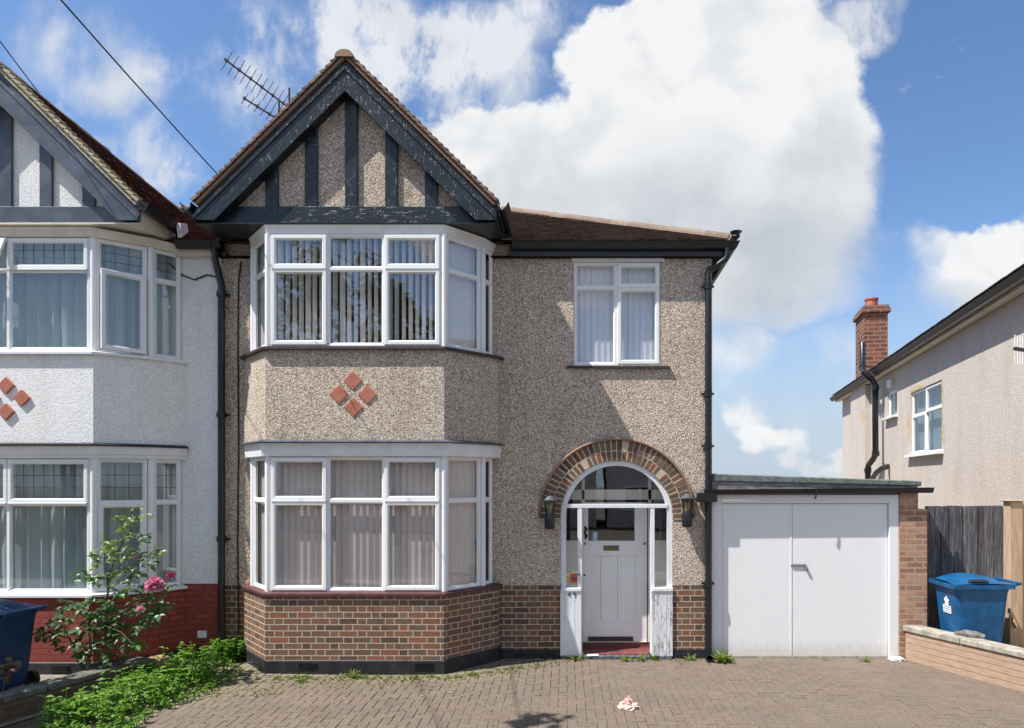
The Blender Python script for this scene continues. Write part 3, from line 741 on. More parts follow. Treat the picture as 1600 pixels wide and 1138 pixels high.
# ------------------------------------------------------------------ gable shared by both houses
def gable(root, cx, half, zfoot, zapex, Y, board, beam_mat, panel, tile, verge, fascia_mat, gut_mat, soffit_mat, studs, side_signs, Yback=3.7, zback=None):
    tan = (zapex - zfoot) / half; al = math.atan(tan); cs = math.cos(al)
    zl = lambda x, o: zapex - tan * abs(x - cx) - o / cs
    zcut = 6.08
    for sgn in (1, -1):
        xe = cx + sgn * half
        def board_poly(o0, o1, y):
            xb = cx + sgn * (zapex - o1 / cs - zcut) / tan
            return [(cx, y, zl(cx, o0)), (xe, y, zl(xe, o0)), (xe, y, zcut), (xb, y, zcut), (cx, y, zl(cx, o1))]
        m = MB(); m.prism(board_poly(0.17, 0.365, Y - 0.03), (0, 0.035, 0))
        m.build('bargeboard', board, root, bevel=0.006)
        m = MB()
        m.prism([(cx, Y, zl(cx, 0.06)), (xe, Y, zl(xe, 0.06)), (xe, Y, zl(xe, 0.175)), (cx, Y, zl(cx, 0.175))], (0, 0.03, 0))
        m.prism([(cx, Y - 0.045, zl(cx, 0.125)), (xe, Y - 0.045, zl(xe, 0.125)), (xe, Y - 0.045, zl(xe, 0.168)), (cx, Y - 0.045, zl(cx, 0.168))], (0, 0.045, 0))
        m.build('barge_moulding', board, root, bevel=0.005)
        # soffit of the verge
        xs = cx + sgn * (zapex - 0.345 / cs - 6.075) / tan
        m = MB(); m.prism([(cx, Y + 0.005, zl(cx, 0.33)), (xs, Y + 0.005, zl(xs, 0.33)), (xs, Y + 0.005, zl(xs, 0.345)), (cx, Y + 0.005, zl(cx, 0.345))], (0, 0.20, 0))
        m.build('verge_soffit', soffit_mat, root)
        # tiles: slope climbing to the ridge; verge tiles at the front
        S = Vector((-sgn * cs, 0, math.sin(al))); slen = half / cs
        zb = 0.0 if zback is None else zback
        O = Vector((xe, Y - 0.055, zfoot + 0.012))
        if sgn == 1: O2 = O; U = Vector((0, 1, 0))
        else: O2 = O; U = Vector((0, 1, 0))
        tile_slope(root, O2, U, S, 0.20, slen, verge, 'verge_tiles', 0.2, cap=0.045, lip=0.042)
        m = MB(); nv = Vector((sgn * math.sin(al), 0, cs)); q0 = O2 - nv * 0.062; q1 = q0 + S * slen
        m.prism([q0 + Vector((0, 0.02, 0)), q1 + Vector((0, 0.02, 0)), q1 + nv * 0.055 + Vector((0, 0.02, 0)), q0 + nv * 0.055 + Vector((0, 0.02, 0))], (0, 0.1, 0)); m.build('verge_bedding', 'verge_mortar' if board == 'slate_gloss' else 'verge_tile', root)
        O3 = O + Vector((0, 0.20, 0))
        # rest of the slope, dipping a little to the back
        Ub = Vector((0, Yback - Y, zb)).normalized()
        tile_slope(root, O3, Ub, S, Yback - Y, slen, tile, 'roof_slope')
        m = MB(); nrm = Vector((sgn * math.sin(al), 0, cs))
        e0, e1 = O - nrm * 0.02, O + Vector((0, Yback - Y, zb)) - nrm * 0.02
        m.poly([e0, e1, e1 + S * slen, e0 + S * slen]); m.build('roof_felt', 'bitumen', root)
        # side fascia, soffit and gutter
        m = MB(); m.box(xe - sgn * 0.03, xe - sgn * 0.005, Y + 0.03, -0.02, zcut - 0.02, zfoot - 0.03)
        m.build('side_fascia', fascia_mat, root)
        gx = xe + sgn * 0.075
        p = [(gx, Y - 0.06, zfoot - 0.055), (gx, -0.06, zfoot - 0.10)]
        if sgn < 0: p = p[::-1]
        gutter(root, p[::-1] if False else (p if sgn < 0 else p), 0.066, gut_mat)
    m = MB(); m.box(cx - half + 0.03, cx + half - 0.03, Y + 0.02, -0.03, zcut - 0.035, zcut - 0.015); m.build('eaves_soffit', soffit_mat, root)
    xb = (zapex - 0.25 / cs - 6.12) / tan
    m = MB(); m.prism([(cx - xb, -0.66, 6.12), (cx + xb, -0.66, 6.12), (cx, -0.66, zapex - 0.25 / cs)], (0, 0.06, 0)); m.build('gable_panel', panel, root)
    for sx in studs:
        zt = zl(sx, 0.30) ; 
        m = MB()
        a, c = sx - 0.085, sx + 0.085
        pts = [(a, -0.70, 6.30), (c, -0.70, 6.30), (c, -0.70, zl(c, 0.28))]
        if a < cx < c: pts.append((cx, -0.70, zl(cx, 0.28)))
        pts.append((a, -0.70, zl(a, 0.28)))
        m.prism(pts, (0, 0.042, 0)); m.build('timber_stud', board, root, bevel=0.006)
    m = MB(); m.box(cx - half + 0.16, cx + half - 0.16, -0.715, -0.655, 6.055, 6.315); m.build('tie_beam', beam_mat, root, bevel=0.006)
    ridge_tiles(root, (cx, Y - 0.07, zapex - 0.075), (cx, Yback, zapex - 0.075 + (zback or 0)), 0.125, 0.42, 'verge_tile', 'ridge_tiles')

def bay_body(root, cx, path, wall_mat, brick_mat, plinth_mat, z, names):
    P = [(cx + x, y) for x, y in path]
    def wallprof(z0, z1, t=0.12): return [(0, z0), (0, z1), (-t, z1), (-t, z0)]
    m = MB(); m.sweep(P, [(0.012, -0.02), (0.012, z['plinth'] - 0.012), (0, z['plinth']), (-0.12, z['plinth']), (-0.12, -0.02)]); m.build('bay_plinth', plinth_mat, root)
    m = MB(); m.sweep(P, wallprof(z['plinth'], z['sill0'])); m.build('bay_brickwork', brick_mat, root)
    m = MB(); m.sweep(P, wallprof(z['lead1'], z['sill1'])); m.build('bay_panel', wall_mat, root)
    return P

def bay_windows(root, cx, wp, zb, h, zt, colsets, names, label, glass='glass', lead=(0, 0), frame='upvc', post=0.043):
    P = [(cx + x, y) for x, y in wp]
    for (a, b_), cols, nm in zip(zip(P, P[1:]), colsets, names):
        if cols is None: continue
        M, w = facet(a, b_, zb)
        M = M @ Matrix.Translation((0.035, 0, 0)); w -= 0.07
        cc = cols(w) if callable(cols) else cols
        window(root, M, w, h, cc, zt - zb, nm, glass, None, *lead, frame=frame)
    for (x, y) in P[1:-1]:
        m = MB(); m.tube([(x, y + 0.02, zb), (x, y + 0.02, zb + h)], post, 12); m.build('corner_post', frame, root, smooth=True)
    return P
def one(kt='fixed', kb='fixed'): return lambda w: [(0.04, w - 0.04, kt, kb)]
def three(w):
    s = w / 3; return [(0.04, s - 0.022, 'case', 'case'), (s + 0.022, 2 * s - 0.022, 'fixed', 'fixed'), (2 * s + 0.022, w - 0.04, 'case', 'case')]

# ------------------------------------------------------------------ the pebbledashed house
XL, XR = -5.37, 1.80
house = thing('pebbledash_house', 'brown pebbledashed semi-detached house with black timbered gable over a two storey bay', 'house', (-1.8, 4.0, 0))
ZB = 1.067                                             # top of the brick band
ACX, AZC, RI, RO = 0.407, 2.076, 0.815, 1.12           # door arch
def arc(cx, cz, r, a0, a1, n, y): return [(cx + r * math.cos(a0 + (a1 - a0) * k / n), y, cz + r * math.sin(a0 + (a1 - a0) * k / n)) for k in range(n + 1)]
# upper part: pebbledash with the arch notch, the bay openings and the bedroom window
wx0, wx1, wz0, wz1 = WX(896), WX(1032.5), WZ(571), WZ(409)
BCX = -3.14
outer = [(XL, 0, ZB), (ACX - RI, 0, ZB), (ACX - RI, 0, AZC), (ACX - RO + 0.02, 0, AZC)] + arc(ACX, AZC, RO - 0.02, math.pi, 0, 28, 0)[1:-1] + \
        [(ACX + RO - 0.02, 0, AZC), (ACX + RI, 0, AZC), (ACX + RI, 0, ZB), (XR, 0, ZB), (XR, 0, 6.05), (XL, 0, 6.05)]
holes = [[(wx0, 0, wz0), (wx0, 0, wz1 + 0.1), (wx1, 0, wz1 + 0.1), (wx1, 0, wz0)],
         [(BCX - 1.70, 0, 1.12), (BCX - 1.70, 0, 2.88), (BCX + 1.70, 0, 2.88), (BCX + 1.70, 0, 1.12)],
         [(BCX - 1.70, 0, 4.43), (BCX - 1.70, 0, 5.9), (BCX + 1.70, 0, 5.9), (BCX + 1.70, 0, 4.43)]]
m = MB(); m.shell([outer] + holes, (0, 0.22, 0)); m.build('front_wall', 'pebbledash', house)
for (a, c) in ((XL, BCX - 1.84), (BCX + 1.84, ACX - RI), (ACX + RI, XR)):
    m = MB(); m.box(a, c, 0.004, 0.2, 0.13, ZB - 0.002); m.build('brick_band', 'mixed_brick', house)
    m = MB(); m.box(a, c, -0.008, 0.2, -0.02, 0.13); m.build('plinth', 'bitumen', house)
m = MB(); m.box(XR - 0.22, XR, 0.22, 8, 0, 6.05); m.build('side_wall', 'pebbledash', house)
m = MB(); m.box(XL, XR, 8, 8.2, 0, 6.05); m.build('rear_wall', 'pebbledash', house)
m = MB(); m.box(XL, XL + 0.1, 0.22, 8, 0, 6.0); m.build('party_wall', 'room_wall', house)
m = MB(); m.box(XL + 0.1, XR - 0.22, 0.22, 8, 3.0, 3.2); m.box(XL + 0.1, XR - 0.22, 0.22, 8, 5.95, 6.0); m.build('upper_floor', 'room_wall', house)
m = MB(); m.box(-1.15, -1.05, 0.22, 8, 0, 5.95); m.build('inner_wall', 'room_wall', house)
m = MB(); m.box(XL + 0.1, -1.15, 3.2, 3.3, 0, 5.95); m.build('inner_wall', 'room_wall', house)

# bay
BPATH = [(-1.85, 0.0), (-1.83, -0.12), (-1.2, -0.81), (1.2, -0.81), (1.83, -0.12), (1.85, 0.0)]
WPATH = [(-1.75, 0.0), (-1.63, -0.275), (-1.19, -0.77), (1.19, -0.77), (1.63, -0.275), (1.75, 0.0)]
zf = lambda py: WZ(py, -0.79)
Z = dict(plinth=0.19, sill0=zf(930), sill1=zf(546), lead1=zf(692))
P = bay_body(house, BCX, BPATH, 'pebbledash', 'mixed_brick', 'bitumen', Z, None)
for xx in (470, 650):                                   # air bricks in the plinth
    m = MB(); x = WX(xx, -0.75); z = WZ(1039, -0.75)
    for k in range(4): m.box(x, x + 0.25, -0.832, -0.815, z + k * 0.022 - 0.035, z + k * 0.022 - 0.024)
    m.build('air_brick', 'black_iron', house)
m = MB(); m.sweep(P, [(0.035, Z['sill0'] - 0.01), (0.035, Z['sill0'] + 0.025), (-0.03, Z['sill0'] + 0.05), (-0.2, Z['sill0'] + 0.05), (-0.2, Z['sill0'] - 0.01)]); m.build('bay_sill', 'red_sill', house)
m = MB(); m.sweep(P, [(0.06, Z['sill1'] - 0.012), (0.06, Z['sill1'] + 0.022), (-0.03, Z['sill1'] + 0.045), (-0.2, Z['sill1'] + 0.045), (-0.2, Z['sill1'] - 0.012)]); m.build('bay_sill', 'dark_sill', house)
WP = [(BCX + x, y) for x, y in WPATH]
zl0, zl1 = zf(713), zf(693)
CP = [(BCX + x, y) for x, y in [(-1.84, 0.0), (-1.74, -0.25), (-1.24, -0.81), (1.24, -0.81), (1.74, -0.25), (1.84, 0.0)]]
m = MB(); m.sweep(CP, [(0.0, zl0), (0.01, zl0), (0.03, zl1 - 0.015), (0.045, zl1), (-0.14, zl1), (-0.14, zl0)]); m.build('bay_fascia', 'white_board', house)
m = MB(); m.sweep(CP, [(0.075, zl1 + 0.001), (0.08, zl1 + 0.018), (0.0, zl1 + 0.05), (-0.12, zl1 + 0.06), (-0.12, zl1 + 0.001)]); m.build('lead_flashing', 'lead_flashing', house)
zu0, zu1 = zf(365), zf(356)
m = MB(); m.sweep(WP, [(0.0, zu0), (0.012, zu0), (0.03, zu1), (0.05, zu1 + 0.03), (-0.1, zu1 + 0.03), (-0.1, zu0)]); m.build('bay_head', 'white_board', house)
m = MB(); m.sweep(WP, [(0.052, zu1 + 0.03), (0.058, zu1 + 0.045), (-0.1, zu1 + 0.052), (-0.1, zu1 + 0.03)]); m.build('bay_head_strip', 'brown_board', house)
zb, zt_, h = Z['sill0'] + 0.045, zf(783), zl0 - Z['sill0'] - 0.045
sets = [one(), one(), three, one(), one()]
bay_windows(house, BCX, WPATH, zb, h, zt_, sets, ['bay_window'] * 5, None, 'lower_glass')
for i, lab in enumerate(['closed beige vertical blind in the ground floor bay beside the downpipe', 'closed beige vertical blind across the front of the ground floor bay', 'closed beige vertical blind in the ground floor bay, on the side towards the front door']):
    M, w = facet(WP[i + 1], WP[i + 2], zb)
    blind(M, w - 0.06, h - 0.02, -0.34 if i == 2 else 0.30, 0.0885, lab, 'blind_cloth_beige', jitter=0.09)
zb, zt_, h = Z['sill1'] + 0.04, zf(419.5), zu0 - Z['sill1'] - 0.04
bay_windows(house, BCX, WPATH, zb, h, zt_, sets, ['bay_window'] * 5, None, 'bay_glass')
for i, (lab, ang) in enumerate([('pale vertical blind in the upper bay beside the downpipe', 0.5), ('half open vertical blind with dark gaps across the front of the upper bay', 1.16), ('closed pale vertical blind in the upper bay, on the side towards the small bedroom window', -0.30)]):
    M, w = facet(WP[i + 1], WP[i + 2], zb)
    blind(M, w - 0.06, h - 0.02, ang, 0.087 if i != 1 else 0.092, lab, 'blind_cloth', jitter=0.16 if i == 1 else 0.05)
# terracotta diamonds on the bay panel
for (px, py) in ((551.5, 595), (529.5, 616.5), (574, 617), (552.5, 636.5)):
    c = W(px, py, -0.81); s = 0.129
    m = MB(); m.prism([(c.x - s, -0.823, c.z), (c.x, -0.823, c.z - s), (c.x + s, -0.823, c.z), (c.x, -0.823, c.z + s)], (0, 0.025, 0)); m.build('diamond_tile', 'terracotta', house, bevel=0.005)

# bedroom window
M, w = facet((wx0, 0.03), (wx1, 0.03), wz0)
h = wz1 - wz0
window(house, M, w, h, [(0.04, WX(960) - wx0, 'fixed', 'fixed'), (WX(967) - wx0, w - 0.04, 'case', 'case')], WZ(449) - wz0, 'bedroom_window', 'glass')
blind(M, w - 0.02, h, 0.10, 0.084, 'closed lilac grey vertical blind in the single window above the front door', 'blind_cloth_blue', 0.11)
m = MB(); m.box(wx0 - 0.02, wx1 + 0.05, -0.022, 0.12, wz1, wz1 + 0.1); m.build('window_lintel', 'white_board', house, bevel=0.004)
m = MB(); m.hexa([(wx0 - 0.10, -0.045, wz0 - 0.045), (wx1 + 0.13, -0.045, wz0 - 0.045), (wx1 + 0.13, 0.05, wz0 - 0.045), (wx0 - 0.10, 0.05, wz0 - 0.045), (wx0 - 0.10, -0.045, wz0 - 0.015), (wx1 + 0.13, -0.045, wz0 - 0.015), (wx1 + 0.13, 0.05, wz0), (wx0 - 0.10, 0.05, wz0)]); m.build('window_sill', 'dark_sill', house)

# arch of two header courses
m = MB()
for (r0, r1, n, off) in ((RI + 0.004, 0.952, 38, 0), (0.962, RO - 0.006, 40, 0.5)):
    for k in range(n):
        g = 0.0075 / ((r0 + r1) / 2)
        a0 = math.pi * (k + 0.0) / n + g - rad(2); a1 = math.pi * (k + 1.0) / n - g - rad(2)
        a0, a1 = a0 * (math.pi + rad(4)) / math.pi, a1 * (math.pi + rad(4)) / math.pi
        jy = RND.uniform(-0.004, 0.004); j0 = RND.uniform(-0.004, 0.004)
        pts = [(ACX + r * math.cos(a), -0.014 + jy, AZC + r * math.sin(a)) for r, a in ((r0 + j0, a0), (r0 + j0, a1), (r1 + j0, a1), (r1 + j0, a0))]
        m.prism(pts, (0, 0.1, 0), RND.random())
arch = m.build('brick_arch', 'arch_brick', house, bevel=0.004)
m = MB(); m.shell([arc(ACX, AZC, RO - 0.004, rad(-3), rad(183), 48, -0.0105) + arc(ACX, AZC, RI + 0.002, rad(183), rad(-3), 48, -0.0105)], (0, 0.2, 0)); m.build('arch_mortar', 'mortar', arch)
m = MB(); m.tube(arc(ACX, AZC, RO + 0.012, rad(-1), rad(181), 48, -0.03), 0.021, 8); m.build('arch_moulding', 'verge_tile', arch)

# porch screen: arched white frame, fanlight, side lights, base panels
porch = MB()
porch.shell([arc(ACX, AZC, RI, 0, math.pi, 40, 0.02) + arc(ACX, AZC, RI - 0.075, math.pi, 0, 40, 0.02)], (0, 0.09, 0))
for sgn in (-1, 1):
    a, c = sorted((ACX + sgn * RI, ACX + sgn * (RI - 0.075)))
    porch.box(a, c, 0.02, 0.11, WZ(918.5), AZC)
for (x0, x1) in ((WX(902.5), WX(909.5)), (WX(1016.5), WX(1023))):
    porch.box(x0, x1, 0.012, 0.118, 0.03, WZ(793.5))
porch.box(ACX - RI + 0.07, ACX + RI - 0.07, 0.008, 0.122, WZ(794), WZ(788))
ps = porch.build('porch_screen', 'old_white', house, bevel=0.004)
g = MB(); g.poly(arc(ACX, AZC, RI - 0.06, rad(12.0), math.pi - rad(12.0), 30, 0.065)); g.build('fanlight_pane', 'bay_glass', ps, recalc=False)
for (x0, x1) in ((WX(882), WX(903)), (WX(1022), WX(1044))):
    g = MB(); g.poly([(x0, 0.065, WZ(919)), (x1, 0.065, WZ(919)), (x1, 0.065, WZ(793)), (x0, 0.065, WZ(793))]); g.build('side_pane', 'glass', ps, recalc=False)
for (x0, x1, mm) in ((WX(875.5), WX(908.5), 'old_white'), (WX(1017.5), WX(1051), 'peeling_white')):
    m = MB(); m.box(x0, x1, -0.03, 0.12, 0.035, WZ(923.5))
    bp = m.build('base_panel', mm, ps, bevel=0.006)
    m = MB(); m.box(x0 + 0.01, x1 + 0.0, -0.045, 0.118, WZ(923.5), WZ(918.5)); m.build('panel_cap', 'old_white', bp, bevel=0.004)
    for u in (0.22, 0.66): 
        m = MB(); xx = x0 + (x1 - x0) * u; m.box(xx, xx + 0.006, -0.0335, -0.028, 0.06, WZ(925)); m.build('board_joint', 'white_flash', bp)
def letters(txt, size, M, name, mat, parent, depth=0.004):
    cu = bpy.data.curves.new(name, 'FONT'); cu.body = txt; cu.size = size; cu.extrude = depth; cu.align_x = 'CENTER'; cu.align_y = 'CENTER'; cu.resolution_u = 3
    to = bpy.data.objects.new(name, cu); COL.objects.link(to)
    dg = bpy.context.evaluated_depsgraph_get(); me = bpy.data.meshes.new_from_object(to.evaluated_get(dg))
    bpy.data.objects.remove(to); bpy.data.curves.remove(cu)
    me.transform(M @ Matrix.Rotation(rad(90), 4, 'X')); me.materials.clear(); me.materials.append(MATS[mat])
    o = bpy.data.objects.new(name, me); COL.objects.link(o)
    if parent: o.parent = parent
    return o
for ch, px, py in (('4', 889.5, 928.5), ('9', 898, 929)):
    letters(ch, 0.085, Matrix.Translation((WX(px), -0.036, WZ(py))), 'house_number', 'numeral', ps)
for nm, px, py, sx, sy, mt in (('orange_sticker', 896.2, 905, 0.055, 0.068, 'orange_sticker'), ('green_sticker', 888, 894.5, 0.045, 0.014, 'green_sticker')):
    m = MB(); x, z = WX(px), WZ(py); m.box(x - sx, x + sx, 0.061, 0.064, z - sy, z + sy); st = m.build(nm, mt, ps)
m = MB(); m.lathe([(0.030, -0.001), (0.030, 0.001)], n=20); 
for px, py, r, mt, y in ((896.2, 905.5, 0.027, 'blue_sticker', 0.059), (886.6, 905.5, 0.034, 'lock_dark', 0.0605), (886.6, 905.5, 0.028, 'yellow_sticker', 0.0585)):
    q = MB(Matrix.Translation((WX(px), y, WZ(py))) @ Matrix.Rotation(rad(90), 4, 'X')); q.lathe([(r, -0.0008), (r, 0.0008)], n=20); q.build('round_sticker', mt, ps)
m.bm.free()
for px, py, r, y in ((904.5, 898, 0.016, 0.008), ):
    q = MB(Matrix.Translation((WX(px), y, WZ(py))) @ Matrix.Rotation(rad(90), 4, 'X')); q.lathe([(r, -0.004), (r * 0.7, 0.012)], n=12); q.build('screen_lock', 'lock_dark', ps)
# porch floor, step and cheeks
YD = 0.46
m = MB(); m.box(ACX - RI, ACX + RI, 0.0, 0.22, -0.02, 0.03); m.box(WX(909), WX(1017), -0.035, 0.0, -0.02, 0.03)
m.build('porch_step', 'blue_brick', house)
m = MB()
for k in range(15): 
    x = WX(877) + k * 0.108; m.box(x, x + 0.10, -0.055, 0.03, -0.02, 0.048 + RND.uniform(-0.003, 0.003))
m.build('step_edging', 'blue_brick', house, bevel=0.005)
m = MB(); m.box(ACX - RI, ACX + RI, 0.03, YD, 0.02, 0.056); m.box(ACX - RI, ACX + RI, YD - 0.02, YD + 0.1, 0.056, 0.135); m.build('porch_floor', 'red_tile', house)
for sgn in (-1, 1):
    a, c = sorted((ACX + sgn * (RI + 0.02), ACX + sgn * (RI + 0.12)))
    m = MB(); m.box(a, c, 0.205, YD + 0.1, 0, 3.0); m.build('porch_cheek', 'inner_paint', house)
m = MB(); m.box(ACX - RI - 0.1, ACX + RI + 0.1, 0.21, YD + 0.1, 2.93, 2.99); m.build('porch_ceiling', 'inner_paint', house)
# inner door screen at YD: fixed frame with dark side lights above panels, door in the middle, top lights
ix = lambda px: WX(px, YD); iz = lambda py: WZ(py, YD)
xl, xr = ACX - RI - 0.02, ACX + RI + 0.02
zg0, zg1, zhd = iz(845), iz(786), iz(781)
m = MB()
m.box(xl, ix(911.5), YD + 0.02, YD + 0.08, 0.135, zg0); m.box(ix(1012.5), xr, YD + 0.02, YD + 0.08, 0.135, zg0)
for a in (ix(908.5), ix(1012.5)): m.box(a, a + 0.05, YD - 0.02, YD + 0.1, 0.135, 2.95)
m.box(xl, xr, YD - 0.02, YD + 0.1, zhd, iz(765)); m.box(xl, xr, YD, YD + 0.09, iz(756), 3.0) if False else None
m.box(xl, xr, YD - 0.005, YD + 0.08, 2.82, 3.0)
fr = m.build('inner_door_frame', 'inner_paint', house, bevel=0.004)
g = MB(); g.poly([(xl, YD + 0.05, zg0), (xr, YD + 0.05, zg0), (xr, YD + 0.05, 2.9), (xl, YD + 0.05, 2.9)]); g.build('inner_pane', 'glass', fr, recalc=False)
dx0, dx1, dz0, dz1 = ix(911.8), ix(1011), iz(1001.5), iz(785)
m = MB()
gx0, gx1 = ix(919), ix(991.5)
yy0, yy1 = YD - 0.01, YD + 0.035
m.box(dx0, gx0, yy0, yy1, zg0 - 0.0, dz1); m.box(gx1, dx1, yy0, yy1, zg0, dz1); m.box(gx0, gx1, yy0, yy1, iz(792), dz1)
m.box(dx0, dx1, yy0, yy1, iz(869), zg0)                     # lock rail
m.box(dx0, dx1, yy0, yy1, dz0, iz(971))                     # bottom rail
st = [dx0, ix(917.8), ix(938.8), ix(942.4), ix(965.2), ix(970.5), ix(993.5), dx1]
for a, c in ((0, 1), (2, 3), (4, 5), (6, 7)): m.box(st[a], st[c], yy0, yy1, iz(971), iz(869))
for a, c in ((1, 2), (3, 4), (5, 6)): m.box(st[a], st[c], yy0 + 0.014, yy1 - 0.006, iz(971), iz(869))
fd = m.build('front_door', 'door_paint', house, bevel=0.004)
g = MB(); g.poly([(gx0, YD + 0.02, zg0), (gx1, YD + 0.02, zg0), (gx1, YD + 0.02, iz(792)), (gx0, YD + 0.02, iz(792))]); g.build('door_glass', 'glass', fd, recalc=False)
m = MB(); m.box(ix(943), ix(967), YD - 0.02, YD - 0.008, iz(860.5), iz(852.5)); m.box(ix(945), ix(965), YD - 0.026, YD - 0.018, iz(858.8), iz(854.5)); m.build('letterbox', 'brass', fd, bevel=0.003)
m = MB(); x = ix(915); m.tube([(x - 0.01, YD - 0.02, iz(823)), (x + 0.015, YD - 0.05, iz(827)), (x - 0.012, YD - 0.03, iz(832)), (x + 0.012, YD - 0.05, iz(837)), (x, YD - 0.02, iz(842))], [0.014, 0.022, 0.014, 0.022, 0.012], 8); m.build('door_knocker', 'black_iron', fd, smooth=True)
for px, py in ((914, 849.5), (1007, 849.5)):
    q = MB(Matrix.Translation((ix(px), YD - 0.014, iz(py))) @ Matrix.Rotation(rad(90), 4, 'X')); q.lathe([(0.019, -0.01), (0.017, 0.012)], n=14); q.build('door_lock', 'brass', fd)
q = MB(Matrix.Translation((ix(913), YD - 0.014, iz(898.5))) @ Matrix.Rotation(rad(90), 4, 'X')); q.lathe([(0.02, -0.01), (0.014, 0.012)], n=14); q.build('door_lock', 'lock_dark', fd)
m = MB(); m.box(ix(926), ix(933.5), YD + 0.012, YD + 0.016, iz(845), iz(831.5)); sk = m.build('door_sticker', 'pale_blue_sticker', fd)
m = MB(); m.box(ix(928), ix(932), YD + 0.0095, YD + 0.0115, iz(842), iz(834)); m.build('sticker_panel', 'paper', fd)
m = MB(); m.box(ix(919), ix(989), YD - 0.03, YD - 0.011, iz(1001.5), iz(994.5)); m.build('draught_bar', 'brown_board', fd)
m = MB(); m.box(ix(912), ix(1011), YD - 0.03, YD + 0.04, 0.136, iz(1001.8)); m.build('threshold', 'inner_paint', fd)

# eaves of the main roof
SLO = 0.5
m = MB(); m.box(XR - 2.95, 2.03, -0.095, -0.07, 5.845, 6.01); m.build('fascia', 'black_iron', house)
m = MB(); m.box(XL, -5.25, -0.095, -0.07, 5.845, 6.01); m.build('fascia', 'black_iron', house)
m = MB(); m.box(2.005, 2.03, -0.07, 8.3, 5.845, 6.01); m.build('fascia', 'black_iron', house)
m = MB(); m.box(XL, 2.01, -0.07, 0.0, 5.84, 5.86); m.box(XR, 2.005, 0.0, 8.3, 5.84, 5.86); m.build('soffit', 'soffit_black', house)
gutter(house, [(XR - 2.9, -0.135, 5.985), (2.085, -0.135, 5.985), (2.085, 8.3, 5.985)], 0.06)
gutter(house, [(XL - 0.02, -0.155, 5.985), (-5.28, -0.155, 5.985)], 0.06)
eO = Vector((XL, -0.19, 6.04)); S = Vector((0, 1, SLO)).normalized()
ridge_y = 3.82; slen = (ridge_y + 0.19) / S.y
def hipclip(u, s): return (XL + u) + s * S.y < 2.11
tile_slope(house, eO, (1, 0, 0), S, 2.11 - XL, slen, 'brown_tile', 'roof_slope', clip=hipclip)
zr = eO.z + SLO * (ridge_y + 0.19)
hipx = 2.11 - (ridge_y + 0.19)
m = MB(); e = 0.02
m.poly([(XL, -0.19, eO.z - e), (2.11, -0.19, eO.z - e), (hipx, ridge_y, zr - e), (XL, ridge_y, zr - e)])
m.poly([(2.11, -0.19, eO.z - e), (2.11, 8.4, eO.z - e), (hipx, ridge_y, zr - e)]); m.poly([(XL, ridge_y, zr - e), (hipx, ridge_y, zr - e), (2.11, 8.4, eO.z - e), (XL, 8.4, eO.z - e)])
m.build('roof_base', 'brown_tile', house)
ridge_tiles(house, (2.06, -0.14, eO.z + 0.015), (hipx, ridge_y, zr + 0.015), 0.115, 0.40, name='hip_tiles')
m = MB(); m.tube([(2.07, -0.15, eO.z + 0.0), (hipx, ridge_y, zr + 0.0)], 0.10, 8); m.build('hip_mortar', 'mortar', house)
ridge_tiles(house, (XL, ridge_y, zr + 0.01), (hipx, ridge_y, zr + 0.01), 0.115, 0.40)
m = MB(); c = Vector((2.11, -0.19, eO.z + 0.03)); m.lathe([(0.02, -0.02), (0.06, 0.02), (0.05, 0.06), (0.09, 0.09)], c, 10); m.build('hip_iron', 'black_iron', house)
GCX = -3.26
gable(house, GCX, 2.03, 6.313, 8.32, -0.82, 'navy_gloss', 'navy_beam', 'pebbledash', 'brown_tile', 'verge_tile', 'black_iron', 'black_iron', 'black_iron',
      [-4.31, -3.774, -3.227, -2.684, -2.142], (1, -1))

# rainwater pipes on the pebbledash
def pipe(root, pts, r=0.045, mat='black_iron', collars=(), name='downpipe'):
    m = MB(); m.tube(pts, r, 10); o = m.build(name, mat, root, smooth=True)
    for z in collars:
        c = Vector(pts[-1]); q = MB(); x, y = collar_xy(pts, z)
        q.tube([(x, y, z - 0.045), (x, y, z + 0.045)], r + 0.013, 10); q.box(x - r - 0.045, x + r + 0.045, y + r - 0.02, y + r + 0.012, z - 0.015, z + 0.015)
        q.build('pipe_collar', mat, o, smooth=True)
    return o
def collar_xy(pts, z):
    for a, b_ in zip(pts, pts[1:]):
        if (a[2] - z) * (b_[2] - z) <= 0 and abs(a[2] - b_[2]) > 0.3: return a[0], a[1]
    return pts[-1][0], pts[-1][1]
px = WX(1106.5, -0.07)
pipe(house, [(1.99, -0.155, 5.94), (1.99, -0.155, 5.82), (1.965, -0.15, 5.78), (px + 0.09, -0.075, 5.69), (px + 0.02, -0.07, 5.66), (px, -0.07, 5.60), (px, -0.07, 0.06), (px, -0.10, 0.03), (px, -0.17, -0.0)], 0.046, collars=(5.42, 3.86, 3.1, 1.1))
q = MB(); q.box(WX(1089, -0.1), WX(1120, -0.1), -0.15, -0.02, WZ(784.5, -0.1), WZ(770, -0.1)); q.build('hopper_bracket', 'black_plastic', house, bevel=0.012)
q = MB(Matrix.Translation((px, -0.17, 0.045)) @ Matrix.Rotation(rad(70), 4, 'X')); q.lathe([(0.055, -0.05), (0.06, 0.05), (0.045, 0.05), (0.04, -0.04)], n=14); q.build('pipe_shoe', 'black_iron', house)
q = MB(); q.tube([(-4.42, -0.80, 0.10), (-4.5, -0.82, 0.16), (-4.62, -0.84, 0.16), (-4.75, -0.86, 0.09), (-4.85, -0.86, 0.01)], 0.010, 6); q.build('cable_end', 'cable', house)
